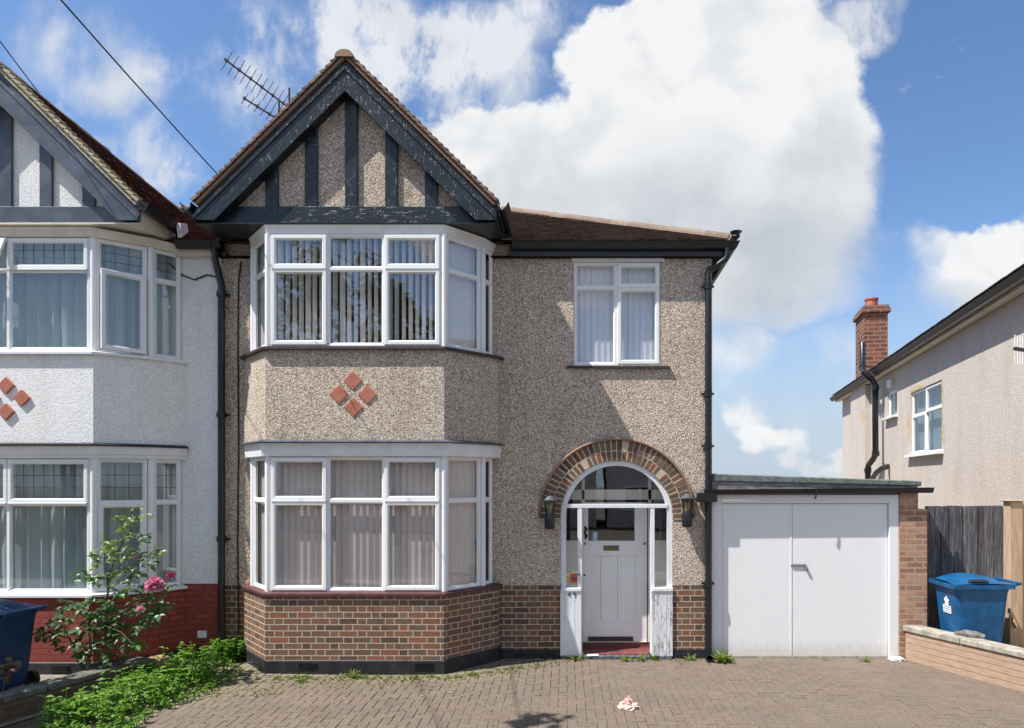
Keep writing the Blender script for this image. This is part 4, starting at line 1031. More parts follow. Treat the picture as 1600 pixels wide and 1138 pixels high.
q = MB(); q.tube([(WX(377), -0.012, WZ(410)), (WX(373.5), -0.012, WZ(440)), (WX(372.5), -0.012, WZ(560)), (WX(373.5), -0.012, WZ(700)), (WX(372), -0.012, WZ(860)), (WX(374), -0.012, WZ(1000))], 0.011, 6); q.build('wall_cable', 'cable', house)

# ------------------------------------------------------------------ carriage lanterns
def lantern(c, label):
    t = thing('wall_lantern', label, 'lantern', (c.x, 0, c.z), 'lanterns beside the front door')
    cc = Vector((c.x, -0.115, c.z))
    m = MB(); m.lathe([(0.02, -0.235), (0.068, -0.225), (0.076, -0.20), (0.072, -0.03), (0.062, -0.005), (0.05, 0.0)], cc, 18); m.build('lantern_body', 'black_plastic', t, smooth=True)
    m = MB(); m.box(c.x - 0.04, c.x + 0.04, -0.06, 0.0, c.z - 0.19, c.z - 0.06); m.build('wall_bracket', 'black_plastic', t, bevel=0.008)
    m = MB()
    for k in range(6):
        a = 2 * math.pi * k / 6 + 0.5; p = Vector((math.cos(a), math.sin(a), 0))
        m.tube([cc + p * 0.058, cc + p * 0.086 + Vector((0, 0, 0.185))], 0.006, 6)
    m.build('cage_frame', 'black_iron', t)
    m = MB(); m.lathe([(0.054, 0.0), (0.082, 0.185), (0.080, 0.185), (0.052, 0.0)], cc, 18); m.build('lantern_glass', 'lantern_glass', t, smooth=True)
    m = MB(); m.lathe([(0.02, 0), (0.022, 0.05), (0.035, 0.07), (0.035, 0.115), (0.015, 0.13)], cc, 12); m.build('bulb', 'cream_board', t, smooth=True)
    m = MB(); m.lathe([(0.10, 0.178), (0.104, 0.19), (0.07, 0.215), (0.05, 0.24), (0.028, 0.25), (0.016, 0.255), (0.013, 0.27), (0.02, 0.282), (0.012, 0.295), (0.004, 0.315)], cc, 18); m.build('lantern_roof', 'lead_flashing', t, smooth=True)
lantern(W(859, 802, -0.115), 'black wall lantern in the shade beside the front door arch, on the bay window side')
lantern(W(1073.5, 799, -0.115), 'black wall lantern in the sun between the front door arch and the downpipe')

# ------------------------------------------------------------------ the white house next door
white = thing('white_house', 'white roughcast semi-detached house with red painted brick base and slate grey timbered gable', 'house', (-8.5, 4.0, 0))
LX0 = -13.5; LCX = -7.85
outer = [(LX0, 0, 1.09), (XL - 0.002, 0, 1.09), (XL - 0.002, 0, 6.05), (LX0, 0, 6.05)]
lh = lambda z0, z1: [(LCX - 1.75, 0, z0), (LCX - 1.75, 0, z1), (LCX + 1.75, 0, z1), (LCX + 1.75, 0, z0)]
m = MB(); m.shell([outer, lh(1.12, 2.88), lh(4.40, 5.9)], (0, 0.22, 0)); m.build('front_wall', 'white_roughcast', white)
for a, c in ((LX0, LCX - 1.95), (LCX + 1.95, XL - 0.003)):
    m = MB(); m.box(a, c, -0.022, 0.2, 0.14, 1.092); m.build('brick_band', 'painted_red_brick', white)
    m = MB(); m.box(a, c, -0.03, 0.2, -0.02, 0.14); m.build('plinth', 'bitumen', white)
m = MB(); m.box(LX0, XL - 0.01, 3.2, 3.3, 0, 6.0); m.build('inner_wall', 'room_wall', white)
m = MB(); m.box(LX0 - 0.2, LX0, 0, 8, 0, 6.0); m.build('side_wall', 'white_roughcast', white)
m = MB(); m.box(LX0, XL - 0.01, 0.22, 8, 3.0, 3.2); m.box(LX0, XL - 0.01, 0.22, 8, 5.95, 6.0); m.build('upper_floor', 'room_wall', white)
m = MB(); m.box(LX0, XL - 0.01, 8, 8.2, 0, 6.0); m.build('rear_wall', 'white_roughcast', white)
LB = [(-1.97, 0.0), (-1.70, -0.36), (-1.17, -0.77), (1.17, -0.77), (1.70, -0.36), (1.97, 0.0)]
LW = [(-1.93, 0.0), (-1.66, -0.34), (-1.14, -0.735), (1.14, -0.735), (1.66, -0.34), (1.93, 0.0)]
ZL = dict(plinth=0.15, sill0=zf(933), sill1=zf(553), lead1=zf(696))
m_ = bay_body(white, LCX, LB, 'white_roughcast', 'painted_red_brick', 'bitumen', ZL, None)
LP = m_
for zz in (ZL['sill0'], ZL['sill1']):
    m = MB(); m.sweep(LP, [(0.05, zz - 0.005), (0.05, zz + 0.028), (-0.03, zz + 0.05), (-0.2, zz + 0.05), (-0.2, zz - 0.005)]); m.build('bay_sill', 'white_board', white)
lz0, lz1 = zf(716), zf(697)
m = MB(); m.sweep(LP, [(-0.02, lz0), (0.0, lz0), (0.012, lz0 + 0.05), (0.03, lz0 + 0.06), (0.05, lz1), (-0.14, lz1), (-0.14, lz0)]); m.build('bay_fascia', 'white_board', white)
m = MB(); m.sweep(LP, [(0.075, lz1 + 0.001), (0.08, lz1 + 0.02), (0.0, lz1 + 0.045), (-0.12, lz1 + 0.05), (-0.12, lz1 + 0.001)]); m.build('lead_flashing', 'bitumen', white)
uz0, uz1 = zf(369), zf(359)
m = MB(); m.sweep(LP, [(-0.02, uz0), (0.0, uz0), (0.03, uz1), (0.06, uz1 + 0.02), (-0.14, uz1 + 0.02), (-0.14, uz0)]); m.build('bay_head', 'cream_board', white)
def two_up(w): c = w / 2; return [(0.04, c - 0.022, ('open', 'top', rad(-22)), 'fixed'), (c + 0.022, w - 0.04, 'case', 'fixed')]
def two_lo(w): c = w / 2; return [(0.04, c - 0.022, 'case', 'fixed'), (c + 0.022, w - 0.04, 'case', 'fixed')]
LWP = [(LCX + x, y) for x, y in LW]
zb, zt_, h = ZL['sill0'] + 0.045, zf(787), lz0 - ZL['sill0'] - 0.045
bay_windows(white, LCX, LW, zb, h, zt_, [one(), one('fixed', 'case'), two_lo, one('fixed', 'case'), one()], ['bay_window'] * 5, None, 'glass', (3, 0))
for i, lab in ((2, 'white net curtain across the front of the white house bay, ground floor'), (3, 'white net curtain behind the rose bush in the angled ground floor bay window')):
    M, w = facet(LWP[i], LWP[i + 1], zb); net(M, w, h, lab)
M, w = facet(LWP[4], LWP[5], zb); net(M, w, h, 'net curtain in the narrow end pane of the white house ground floor bay', waves=9, amp=0.02)
zb, zt_, h = ZL['sill1'] + 0.045, zf(420), uz0 - ZL['sill1'] - 0.045
bay_windows(white, LCX, LW, zb, h, zt_, [one(), one('fixed', 'case'), two_up, one('fixed', ('open', 'right', rad(17))), one()], ['bay_window'] * 5, None, 'glass', (3, 0))
for i, lab in ((2, 'white net curtain across the front of the white house bay, upper floor'), (3, 'net curtain behind the open casement of the white house')):
    M, w = facet(LWP[i], LWP[i + 1], zb); net(M, w, h, lab)
M, w = facet(LWP[4], LWP[5], zb); net(M, w, h, 'net curtain in the narrow end pane of the white house upper bay', waves=9, amp=0.02)
for (px_, py_) in ((10, 602.5), (-13, 622), (34.5, 622), (10, 643.5)):
    c = W(px_, py_, -0.78); s = 0.115
    m = MB(); m.prism([(c.x - s, -0.80, c.z), (c.x, -0.80, c.z - s), (c.x + s, -0.80, c.z), (c.x, -0.80, c.z + s)], (0, 0.04, 0)); m.build('diamond_tile', 'terracotta', white, bevel=0.005)
gable(white, -7.95, 1.93, 6.313, 8.21, -0.82, 'slate_gloss', 'slate_gloss', 'white_roughcast', 'russet_tile', 'verge_mortar', 'cream_board', 'black_iron', 'cream_board',
      [-9.65, -9.07, -8.50, -7.93, -7.38, -6.80], (1, -1), 3.6, -0.42)
m = MB(); m.box(-6.02, XL - 0.01, -0.095, -0.07, 5.845, 6.0); m.build('fascia', 'cream_board', white)
m = MB(); m.box(-6.02, XL - 0.01, -0.07, 0.0, 5.84, 5.86); m.build('soffit', 'cream_board', white)
gutter(white, [(-5.92, -0.155, 5.985), (XL - 0.03, -0.155, 5.985)], 0.06)
tile_slope(white, (LX0, -0.19, 6.04), (1, 0, 0), S, XL - LX0, slen, 'russet_tile', 'roof_slope')
m = MB(); m.poly([(LX0, -0.19, eO.z - e), (XL, -0.19, eO.z - e), (XL, ridge_y, zr - e), (LX0, ridge_y, zr - e)]); m.poly([(LX0, ridge_y, zr - e), (XL, ridge_y, zr - e), (XL, 8.4, eO.z - e), (LX0, 8.4, eO.z - e)]); m.build('roof_base', 'russet_tile', white)
m = MB(); m.box(-9.6, -8.9, 2.0, 2.7, 6.8, 8.75); m.build('chimney', 'chimney_brick', white)
ridge_tiles(white, (LX0, ridge_y, zr + 0.01), (XL, ridge_y, zr + 0.01), 0.115, 0.40)
m = MB(); m.hexa([(-5.86, -0.24, 6.06), (-5.80, -0.24, 6.06), (-5.80, -0.08, 6.2), (-5.86, -0.08, 6.2), (-5.88, -0.24, 6.27), (-5.82, -0.24, 6.27), (-5.82, -0.08, 6.32), (-5.88, -0.08, 6.32)]); m.build('valley_flashing', 'white_flash', white)
xq = WX(346, -0.09)
pipe(white, [(WX(336, -0.15), -0.155, 5.94), (WX(336, -0.15), -0.15, 5.78), (WX(343, -0.1), -0.11, 5.55), (xq, -0.09, 5.42), (xq, -0.09, 0.0)], 0.05, collars=(5.3, 3.55, 1.75))
q = MB(); q.tube([(-5.99, -0.05, 5.9), (WX(256), -0.03, WZ(392)), (WX(262), -0.02, WZ(410)), (WX(285), -0.015, WZ(430)), (WX(305), -0.015, WZ(438)), (WX(325), -0.015, WZ(430)), (WX(340), -0.02, WZ(434))], 0.011, 6); q.build('wall_cable', 'cable', white)
q = MB(); q.tube([(WX(277), -0.02, WZ(656)), (WX(281), -0.04, WZ(675)), (WX(284), -0.05, WZ(706))], 0.011, 6); q.build('cable_stub', 'cable', white)
q = MB(); q.box(WX(311), WX(325), -0.045, -0.02, WZ(996), WZ(985)); q.build('wall_vent', 'white_board', white, bevel=0.004)
q = MB()
for k in range(3): q.box(WX(80, -0.78), WX(108, -0.78), -0.80, -0.775, 0.03 + k * 0.03, 0.045 + k * 0.03)
q.build('air_brick', 'black_iron', white)

# ------------------------------------------------------------------ garage
garage = thing('garage', 'flat roofed garage with white painted double doors and a brick pier', 'garage', (WX(1260), 2.5, 0))
gx0, gx1 = WX(1112), WX(1404)
dxa, dxm, dxb = WX(1127), WX(1238.5), WX(1389)
ztop, zdoor = WZ(773), WZ(786.5)
m = MB(); m.box(gx0, dxa, -0.012, 0.12, 0.0, ztop); m.box(dxb, gx1, -0.012, 0.12, 0.0, ztop); m.box(dxa, dxb, -0.012, 0.12, zdoor, ztop)
m.build('door_frame', 'garage_white', garage, bevel=0.005)
for a, c in ((dxa + 0.006, dxm - 0.004), (dxm + 0.004, dxb - 0.006)):
    m = MB(); m.box(a, c, 0.03, 0.075, 0.025, zdoor - 0.006); d = m.build('garage_door', 'garage_white', garage, bevel=0.004)
    if c > dxm + 0.1:
        z = WZ(883.5)
        q = MB(); q.box(WX(1236), WX(1259), 0.016, 0.029, z - 0.018, z + 0.014); q.box(WX(1237), WX(1260), 0.006, 0.018, z - 0.006, z + 0.010); q.build('hasp', 'steel', d, bevel=0.004)
        q = MB(); q.tube([(WX(1259), 0.004, z), (WX(1261), 0.0, z - 0.04), (WX(1262), 0.01, z - 0.09)], [0.010, 0.014, 0.018], 8); q.build('padlock', 'steel', d)
    else:
        q = MB(); q.box(WX(1130), WX(1131), 0.026, 0.0305, 0.03, zdoor - 0.02); q.build('door_edge', 'white_flash', d)
m = MB(); m.box(dxm - 0.03, dxm - 0.001, 0.024, 0.0295, 0.03, zdoor - 0.01); m.build('closing_strip', 'garage_white', garage, bevel=0.003)
m = MB(); m.box(gx0 + 0.02, gx1, 0.121, 0.14, 0.0, zdoor); m.build('door_backing', 'bitumen', garage)
p0, p1, p2 = WX(1404.5), WX(1433), WX(1447)
m = MB(); m.box(p0, p2, -0.03, 0.35, 0, WZ(803)); m.box(p0, p2 + 0.008, -0.035, 0.35, WZ(803), WZ(796)); m.box(p0, p1, -0.028, 0.35, WZ(796), WZ(768)); m.build('brick_pier', 'pale_brick', garage)
m = MB(); m.box(p0 + 0.05, p1, 0.35, 5.2, 0, WZ(775)); m.box(gx0 + 0.02, p1, 5.2, 5.4, 0, WZ(775)); m.build('garage_wall', 'pale_brick', garage)
zL0, zL1, zR0, zR1 = WZ(752.5, -0.1), WZ(740, -0.1), WZ(760, -0.1), WZ(751.5, -0.1)
xa, xb = WX(1112), WX(1442, -0.1)
m = MB(); m.hexa([(xa, -0.07, zL0), (xb, -0.07, zR0), (xb, 5.4, zR0), (xa, 5.4, zL0), (xa, -0.07, zL1), (xb, -0.07, zR1), (xb, 5.4, zR1 - 0.05), (xa, 5.4, zL1 - 0.05)]); m.build('felt_roof', 'felt', garage, bevel=0.02)
m = MB(); m.hexa([(xa, -0.05, WZ(766)), (xb - 0.05, -0.05, WZ(768)), (xb - 0.05, 0.2, WZ(768)), (xa, 0.2, WZ(766)), (xa, -0.05, zL0), (xb - 0.05, -0.05, zR0), (xb - 0.05, 0.2, zR0), (xa, 0.2, zL0)]); m.build('roof_fascia', 'grey_flash', garage)
m = MB(); m.box(xa, p1, -0.02, 0.3, ztop + 0.002, WZ(763)); m.build('roof_edge', 'black_iron', garage)
gutter(garage, [(WX(1100, -0.1), -0.10, WZ(769, -0.1)), (WX(1457, -0.1), -0.10, WZ(765.5, -0.1))], 0.045, 'black_plastic')
m = MB(); x = WX(1278, -0.2); m.tube([(x, -0.155, WZ(766, -0.2)), (x - 0.012, -0.16, WZ(774, -0.2)), (x - 0.03, -0.16, WZ(780, -0.2))], 0.011, 6); m.build('gutter_clip', 'black_plastic', garage)
m = MB(); m.box(gx0 - 0.02, gx1 + 0.4, 0.02, 0.16, -0.02, 0.022); m.build('garage_sill', 'concrete_coping', garage)

# ------------------------------------------------------------------ low wall beside the drive
lw = thing('low_wall', 'low buff block wall with concrete coping running forward from the garage pier', 'wall', (4.7, -0.3, 0))
A = Vector((4.60, -0.05)); dirw = Vector((0.74, -1.53)).normalized(); B = A + dirw * 6.0
m = MB(); nrm = Vector((-dirw.y, dirw.x))
def wall_run(mb, A, B, n, w0, w1, z0, z1):
    a, b_, c, d = A + n * w0, B + n * w0, B + n * w1, A + n * w1
    mb.hexa([(a.x, a.y, z0), (b_.x, b_.y, z0), (c.x, c.y, z0), (d.x, d.y, z0), (a.x, a.y, z1), (b_.x, b_.y, z1), (c.x, c.y, z1), (d.x, d.y, z1)])
wall_run(m, A, B, nrm, 0.0, 0.2, -0.02, 0.41); m.build('wall_body', 'buff_block', lw)
m = MB(); L = 0.9
for k in range(7): wall_run(m, A + dirw * (k * L - 0.03), A + dirw * (k * L + L - 0.036), nrm, -0.025, 0.23, 0.412 + RND.uniform(0, 0.004), 0.49 + RND.uniform(-0.004, 0.004))
m.build('coping', 'concrete_coping', lw, bevel=0.008)

# ------------------------------------------------------------------ fence
fence = thing('board_fence', 'tall weathered black board fence between the garage pier and the pale wooden post', 'fence', (5.6, 0.25, 0.1))
m = MB(); x = WX(1446, 0.2); xe = WX(1576, 0.2); k = 0
while x < xe:
    w_ = RND.uniform(0.095, 0.125); x1 = min(x + w_, xe); y = 0.2 + (0.014 if k % 2 else 0) + RND.uniform(-0.003, 0.003)
    m.box(x, x1 + 0.008, y, y + 0.018, 0.05, WZ(790.5, 0.2) + RND.uniform(-0.006, 0.004)); x = x1; k += 1
m.build('fence_board', 'weathered_fence', fence, bevel=0.003)
m = MB(); m.box(WX(1446, 0.2), xe, 0.235, 0.28, 0.45, 0.53); m.box(WX(1446, 0.2), xe, 0.235, 0.28, 1.7, 1.78); m.build('fence_rail', 'weathered_fence', fence)
post = MB(); post.box(WX(1577, 0.05), WX(1597, 0.05), 0.03, 0.2, 0.05, WZ(783.5, 0.05)); post.box(WX(1573, 0.04), WX(1603, 0.04), 0.0, 0.23, WZ(783.5, 0.04), WZ(781.5, 0.04))
post.build('fence_post', 'fence_post_wood', fence, bevel=0.006)
m = MB(); m.box(WX(1598, 0.15), WX(1598, 0.15) + 2.5, 0.15, 0.17, 0.05, WZ(785, 0.15)); m.build('side_panel', 'fence_post_wood', fence)
q = MB(); z0, x0 = 0.32, WX(1583)
q.hexa([(x0, -0.02, 0.52), (x0 + 0.05, -0.02, 0.44), (x0 + 0.05, 0.03, 0.44), (x0, 0.03, 0.52), (x0, -0.02, 0.60), (x0 + 0.05, -0.02, 0.52), (x0 + 0.05, 0.03, 0.52), (x0, 0.03, 0.60)]); q.build('post_brace', 'fence_post_wood', fence)

# ------------------------------------------------------------------ the house beyond the garage
nb = thing('rendered_house', 'beige rendered side of the house beyond the garage with brick chimney and black soil pipe', 'house', (14, 8, 0))
Of = Vector((9.48, 15.6, 0)); na = Vector((-0.170, -0.985, 0)).normalized(); nr = Vector((0.985, -0.170, 0)).normalized()
NM = Matrix((na, nr, Vector((0, 0, 1)))).transposed().to_4x4(); NM.translation = Of      # local x towards the viewer, y into the house, z up
ZE = 5.66
big = (8.70, 11.0, 3.24, 4.78); small = (6.5, 7.45, 4.36, 5.08)
rect = lambda q: [(q[0], 0, q[2]), (q[0], 0, q[3]), (q[1], 0, q[3]), (q[1], 0, q[2])]
m = MB(NM); m.shell([[(0, 0, 0), (17.0, 0, 0), (17.0, 0, ZE), (0, 0, ZE)], rect(big), rect(small)], (0, 0.25, 0)); m.build('side_wall', 'beige_render', nb)
m = MB(NM); m.box(0, 17, 0.25, 9, 0, ZE - 0.1) if False else None
m.box(0.0, 0.25, 0.25, 9, 0, ZE); m.box(16.75, 17, 0.25, 9, 0, ZE); m.box(0, 17, 9, 9.2, 0, ZE); m.build('outer_wall', 'beige_render', nb)
m = MB(NM); m.box(0.25, 16.75, 2.5, 2.6, 0, ZE); m.box(0.25, 16.75, 0.25, 9, 5.45, 5.5); m.build('inner_wall', 'room_wall', nb)
m = MB(NM); m.box(2.3, 4.45, -0.16, -0.002, 0, ZE - 0.08); m.build('chimney_breast', 'beige_render', nb)
m = MB(NM); m.box(-0.4, 17.4, -0.17, -0.02, ZE - 0.06, ZE - 0.02); m.build('soffit', 'cream_board', nb)
m = MB(NM); m.box(-0.4, 17.4, -0.20, -0.17, ZE - 0.07, ZE + 0.06); m.build('fascia', 'cream_board', nb)
g0 = NM @ Vector((-0.42, -0.29, ZE + 0.03)); g1 = NM @ Vector((17.4, -0.29, ZE + 0.03))
gutter(nb, [g0, g1], 0.075, 'black_plastic')
pitch = rad(29)
tO = NM @ Vector((-0.45, -0.30, ZE + 0.17)); tS = (nr * math.cos(pitch) + Vector((0, 0, math.sin(pitch))))
tile_slope(nb, tO, na, tS, 17.9, 1.2, 'ridge_clay', 'roof_tiles', 0.22, 0.12)
m = MB(NM); zz = ZE + 0.15
m.poly([(-0.45, -0.28, zz), (17.45, -0.28, zz), (12.5, 4.6, zz + 2.8), (4.5, 4.6, zz + 2.8)]); m.poly([(-0.45, -0.28, zz), (4.5, 4.6, zz + 2.8), (-0.45, 9.6, zz)]); m.poly([(17.45, -0.28, zz), (17.45, 9.6, zz), (12.5, 4.6, zz + 2.8)]); m.poly([(4.5, 4.6, zz + 2.8), (12.5, 4.6, zz + 2.8), (17.45, 9.6, zz), (-0.45, 9.6, zz)])
m.build('roof', 'ridge_clay', nb)
m = MB(NM); m.box(3.0, 4.28, -0.14, 0.55, ZE - 0.08, 7.85)
ch = m.build('chimney', 'chimney_brick', nb)
m = MB(NM); m.box(2.92, 4.36, -0.22, 0.63, 7.85, 7.97); m.box(2.97, 4.31, -0.17, 0.58, 7.97, 8.08); m.build('chimney_cap', 'chimney_brick', ch)
m = MB(); c = NM @ Vector((3.7, 0.2, 8.06)); m.lathe([(0.20, 0), (0.19, 0.30), (0.215, 0.31), (0.215, 0.36), (0.17, 0.36), (0.17, 0.1)], c, 16); m.build('chimney_pot', 'pot_clay', ch, smooth=True)
def nwin(q, cols, zt, name):
    M = NM @ Matrix.Translation((q[1], 0.05, q[2])) @ Matrix.Rotation(rad(180), 4, 'Z') @ Matrix.Scale(-1, 4, (0, 1, 0))
    M = NM @ Matrix.Translation((q[0], 0.05, q[2]))
    f = window(nb, M, q[1] - q[0], q[3] - q[2], cols, zt, name, 'glass')
    s = MB(NM); s.box(q[0] - 0.12, q[1] + 0.12, -0.12, 0.06, q[2] - 0.06, q[2] - 0.002); s.build('window_sill', 'white_board', f)
    b_ = MB(M); b_.poly([(0, 0.15, 0), (q[1] - q[0], 0.15, 0), (q[1] - q[0], 0.15, q[3] - q[2]), (0, 0.15, q[3] - q[2])]); b_.build('pane_backing', 'sky_teal_backing', f)  # plain backing sheet, sky reflection put into its teal colour
    return f
wb = big[1] - big[0]
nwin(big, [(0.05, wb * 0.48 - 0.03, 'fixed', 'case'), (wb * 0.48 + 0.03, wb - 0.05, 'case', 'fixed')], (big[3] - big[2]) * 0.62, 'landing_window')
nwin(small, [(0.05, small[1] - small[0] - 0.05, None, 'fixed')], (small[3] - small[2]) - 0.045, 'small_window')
plain('filler_foam', (0.52, 0.40, 0.22), 0.9, 0.25, 12, 0.4, 40)
for x0, x1, z0, z1 in ((big[1] + 0.02, big[1] + 0.20, 3.30, 3.85), (big[1] + 0.01, big[1] + 0.10, 3.85, 4.85), (big[0] - 0.3, big[0] - 0.02, 3.6, 4.3), (big[0] - 0.1, big[0] + 1.0, 4.79, 4.90), (6.9, 7.3, 5.09, 5.45), (3.9, 4.4, 4.4, 4.85)):
    q = MB(NM); cx_, cz_ = (x0 + x1) / 2, (z0 + z1) / 2; n_ = 14; yb = -0.165 if x0 < 4 else -0.004
    q.prism([(cx_ + (x1 - x0) / 2 * math.cos(k * 6.283 / n_) * RND.uniform(.75, 1.1), yb, cz_ + (z1 - z0) / 2 * math.sin(k * 6.283 / n_) * RND.uniform(.75, 1.1)) for k in range(n_)], (0, 0.003, 0)); q.build('filler_patch', 'filler_foam', nb)
q = MB(NM); q.box(6.75, 7.1, -0.09, -0.005, 5.17, 5.37); q.build('wall_vent', 'white_board', nb, bevel=0.01)
def nP(t, z, y=-0.13): return NM @ Vector((t, y, z))
def npx(px_, py_, y):                                     # picture measure onto the side wall plane
    d = Vector(((px_ - CX) / F, 1, (CY - py_) / F)); o = Vector((0, -CD, EYE)); p0_ = Of + nr * y
    return o + d * ((p0_ - o).dot(nr) / d.dot(nr))
pl = [npx(1347.5, 537, -0.42), npx(1347.5, 574, -0.5), npx(1350, 583, -0.55), npx(1362, 593, -0.35), npx(1367.5, 602, -0.25), npx(1367.5, 640, -0.25), npx(1368, 711, -0.25), npx(1364, 718, -0.25), npx(1357, 727, -0.3), npx(1356, 740, -0.3), npx(1356, 790, -0.3)]
pipe(nb, pl, 0.085, 'black_plastic', (), 'soil_pipe')
for px_, py_ in ((1347.5, 575), (1367.5, 606), (1368, 709), (1356, 735)):
    c = npx(px_, py_, -0.5 if py_ == 575 else -0.27); q = MB(); q.tube([c - Vector((0, 0, 0.07)), c + Vector((0, 0, 0.07))], 0.105, 10); q.build('pipe_collar', 'black_plastic', nb, smooth=True)
pipe(nb, [npx(1388, 729, -0.02), npx(1378, 732, -0.25), npx(1370, 738, -0.3), npx(1362, 750, -0.3)], 0.075, 'black_plastic', (), 'waste_pipe')

# ------------------------------------------------------------------ wheelie bins (local: x along the long side, front with emblem towards -x)
def wheelie_bin(loc, rz, label, body, sc, emblem):
    t = thing('wheelie_bin', label, 'bin', loc, 'wheelie bins', local=True, rz=rz)
    t.scale = (sc, sc, sc)
    m = MB(); secs = []
    for z, hx0, hx1, hy in ((0.06, -0.27, 0.24, 0.215), (0.10, -0.285, 0.25, 0.225), (0.86, -0.355, 0.31, 0.275), (0.90, -0.37, 0.32, 0.285), (0.935, -0.375, 0.325, 0.288)):
        c = 0.04; secs.append([m.v(p) for p in ((hx0 + c, -hy, z), (hx1 - c, -hy, z), (hx1, -hy + c, z), (hx1, hy - c, z), (hx1 - c, hy, z), (hx0 + c, hy, z), (hx0, hy - c, z), (hx0, -hy + c, z))])
    for a, b_ in zip(secs, secs[1:]):
        for k in range(8): m.face([a[k], a[(k + 1) % 8], b_[(k + 1) % 8], b_[k]], 0.5)
    m.face(secs[0][::-1], 0.5); m.face(secs[-1], 0.5)
    m.build('bin_body', body, t, bevel=0.012, seg=2)
    m = MB(); n = 12                                     # domed lid with a raised, waisted centre
    rows = []
    for i in range(n + 1):
        u = i / n; x = -0.40 + 0.80 * u; row = []
        for j in range(9):
            v_ = j / 8; y = -0.305 + 0.61 * v_
            dome = 0.085 * max(0, 1 - ((u - 0.40) / 0.44) ** 2) ** 0.7 * max(0, 1 - ((v_ - 0.5) / 0.40) ** 4) ** 0.6
            row.append(m.v((x, y, 0.975 + dome + 0.02 * math.sin(math.pi * u))))
        rows.append(row)
    for a, b_ in zip(rows, rows[1:]):
        for j in range(8): m.face([a[j], b_[j], b_[j + 1], a[j + 1]], 0.5)
    m.box(-0.405, 0.36, -0.31, 0.31, 0.925, 0.978)
    m.build('bin_lid', body, t, smooth=True)
    m = MB(); m.hexa([(-0.22, -0.30, 1.005), (0.05, -0.30, 1.005), (0.05, -0.245, 1.03), (-0.22, -0.245, 1.03), (-0.17, -0.306, 1.02), (0.0, -0.306, 1.02), (0.0, -0.25, 1.045), (-0.17, -0.25, 1.045)]); m.build('lid_grip', 'bin_dark', t, bevel=0.008)
    m = MB()
    for y in (-0.20, 0.20): m.hexa([(0.30, y - 0.03, 0.90), (0.46, y - 0.03, 0.965), (0.46, y + 0.03, 0.965), (0.30, y + 0.03, 0.90), (0.30, y - 0.03, 0.96), (0.47, y - 0.03, 0.995), (0.47, y + 0.03, 0.995), (0.30, y + 0.03, 0.96)])
    m.tube([(0.45, -0.27, 0.985), (0.45, 0.27, 0.985)], 0.018, 8); m.build('bin_handle', body, t, smooth=True)
    for y in (-0.27, 0.27):
        q = MB(Matrix.Translation((0.22, y, 0.10)) @ Matrix.Rotation(rad(90), 4, 'X')); q.lathe([(0.03, -0.025), (0.10, -0.025), (0.10, 0.025), (0.03, 0.025)], n=18); q.build('wheel', 'bin_dark', t, smooth=True)
    if emblem:
        M = Matrix.Translation((-0.338, -0.02, 0.66)) @ Matrix.Rotation(rad(-90), 4, 'Z') @ Matrix.Rotation(rad(4.5), 4, 'X')
        q = MB(M)                                        # rosette over a striped shield
        for k in range(5):
            a = 2 * math.pi * k / 5 + 0.3; c = Vector((0.035 * math.cos(a), -0.004, 0.075 + 0.042 * math.sin(a)))
            q.prism([c + Vector((0.021 * math.cos(b_ * math.pi / 4), 0, 0.021 * math.sin(b_ * math.pi / 4))) for b_ in range(8)], (0, 0.006, 0))
        q.prism([(0.02 * math.cos(b_ * math.pi / 4), -0.0045, 0.075 + 0.018 * math.sin(b_ * math.pi / 4)) for b_ in range(8)], (0, 0.006, 0))
        for k in range(4): q.box(-0.075, 0.075, -0.004, 0.002, -0.075 + k * 0.027, -0.061 + k * 0.027)
        q.box(-0.09, -0.075, -0.004, 0.002, -0.075, 0.02); q.box(0.075, 0.09, -0.004, 0.002, -0.075, 0.02)
        q.build('emblem', 'emblem_white', t)
    return t
c = Vector((WX(1532, -0.55), -0.35, 0.10))
wheelie_bin(c, rad(1), 'bright blue wheelie bin with white emblem behind the low wall, against the fence', 'bin_blue', 1.10, True)
wheelie_bin(Vector((WX(-14, -1.65), -1.62, 0.0)), rad(-8), 'dark navy wheelie bin in the shade in front of the red painted brick', 'bin_navy', 1.04, False)

# ------------------------------------------------------------------ low wall between the front gardens
gw = thing('garden_wall', 'low dark old brick wall between the two front gardens with a broken end', 'wall', (-6, -2, 0))
A = Vector((-5.66, -0.72)); B = Vector((-6.62, -3.6)); d = (B - A).normalized(); n = Vector((d.y, -d.x)) 
m = MB(); wall_run(m, A + d * 0.25, B, n, 0.0, 0.21, -0.02, 0.20); m.build('wall_body', 'garden_brick', gw)
m = MB(); k = 0.28
while k < 2.9:
    l = RND.uniform(0.42, 0.47); wall_run(m, A + d * k, A + d * (k + l - 0.01), n, -0.02, 0.23, 0.202 + RND.uniform(0, 0.006), 0.265 + RND.uniform(-0.006, 0.006)); k += l
m.build('coping', 'dark_coping', gw, bevel=0.008)
m = MB()
for q in range(2):
    for k in range(3): wall_run(m, A + d * (0.02 + 0.1 * q), A + d * (0.115 + 0.1 * q), n, 0.01 + RND.uniform(-.01, .01), 0.2, k * 0.08 - 0.01, k * 0.08 + 0.068)
m.build('broken_end', 'pale_brick', gw, bevel=0.006)

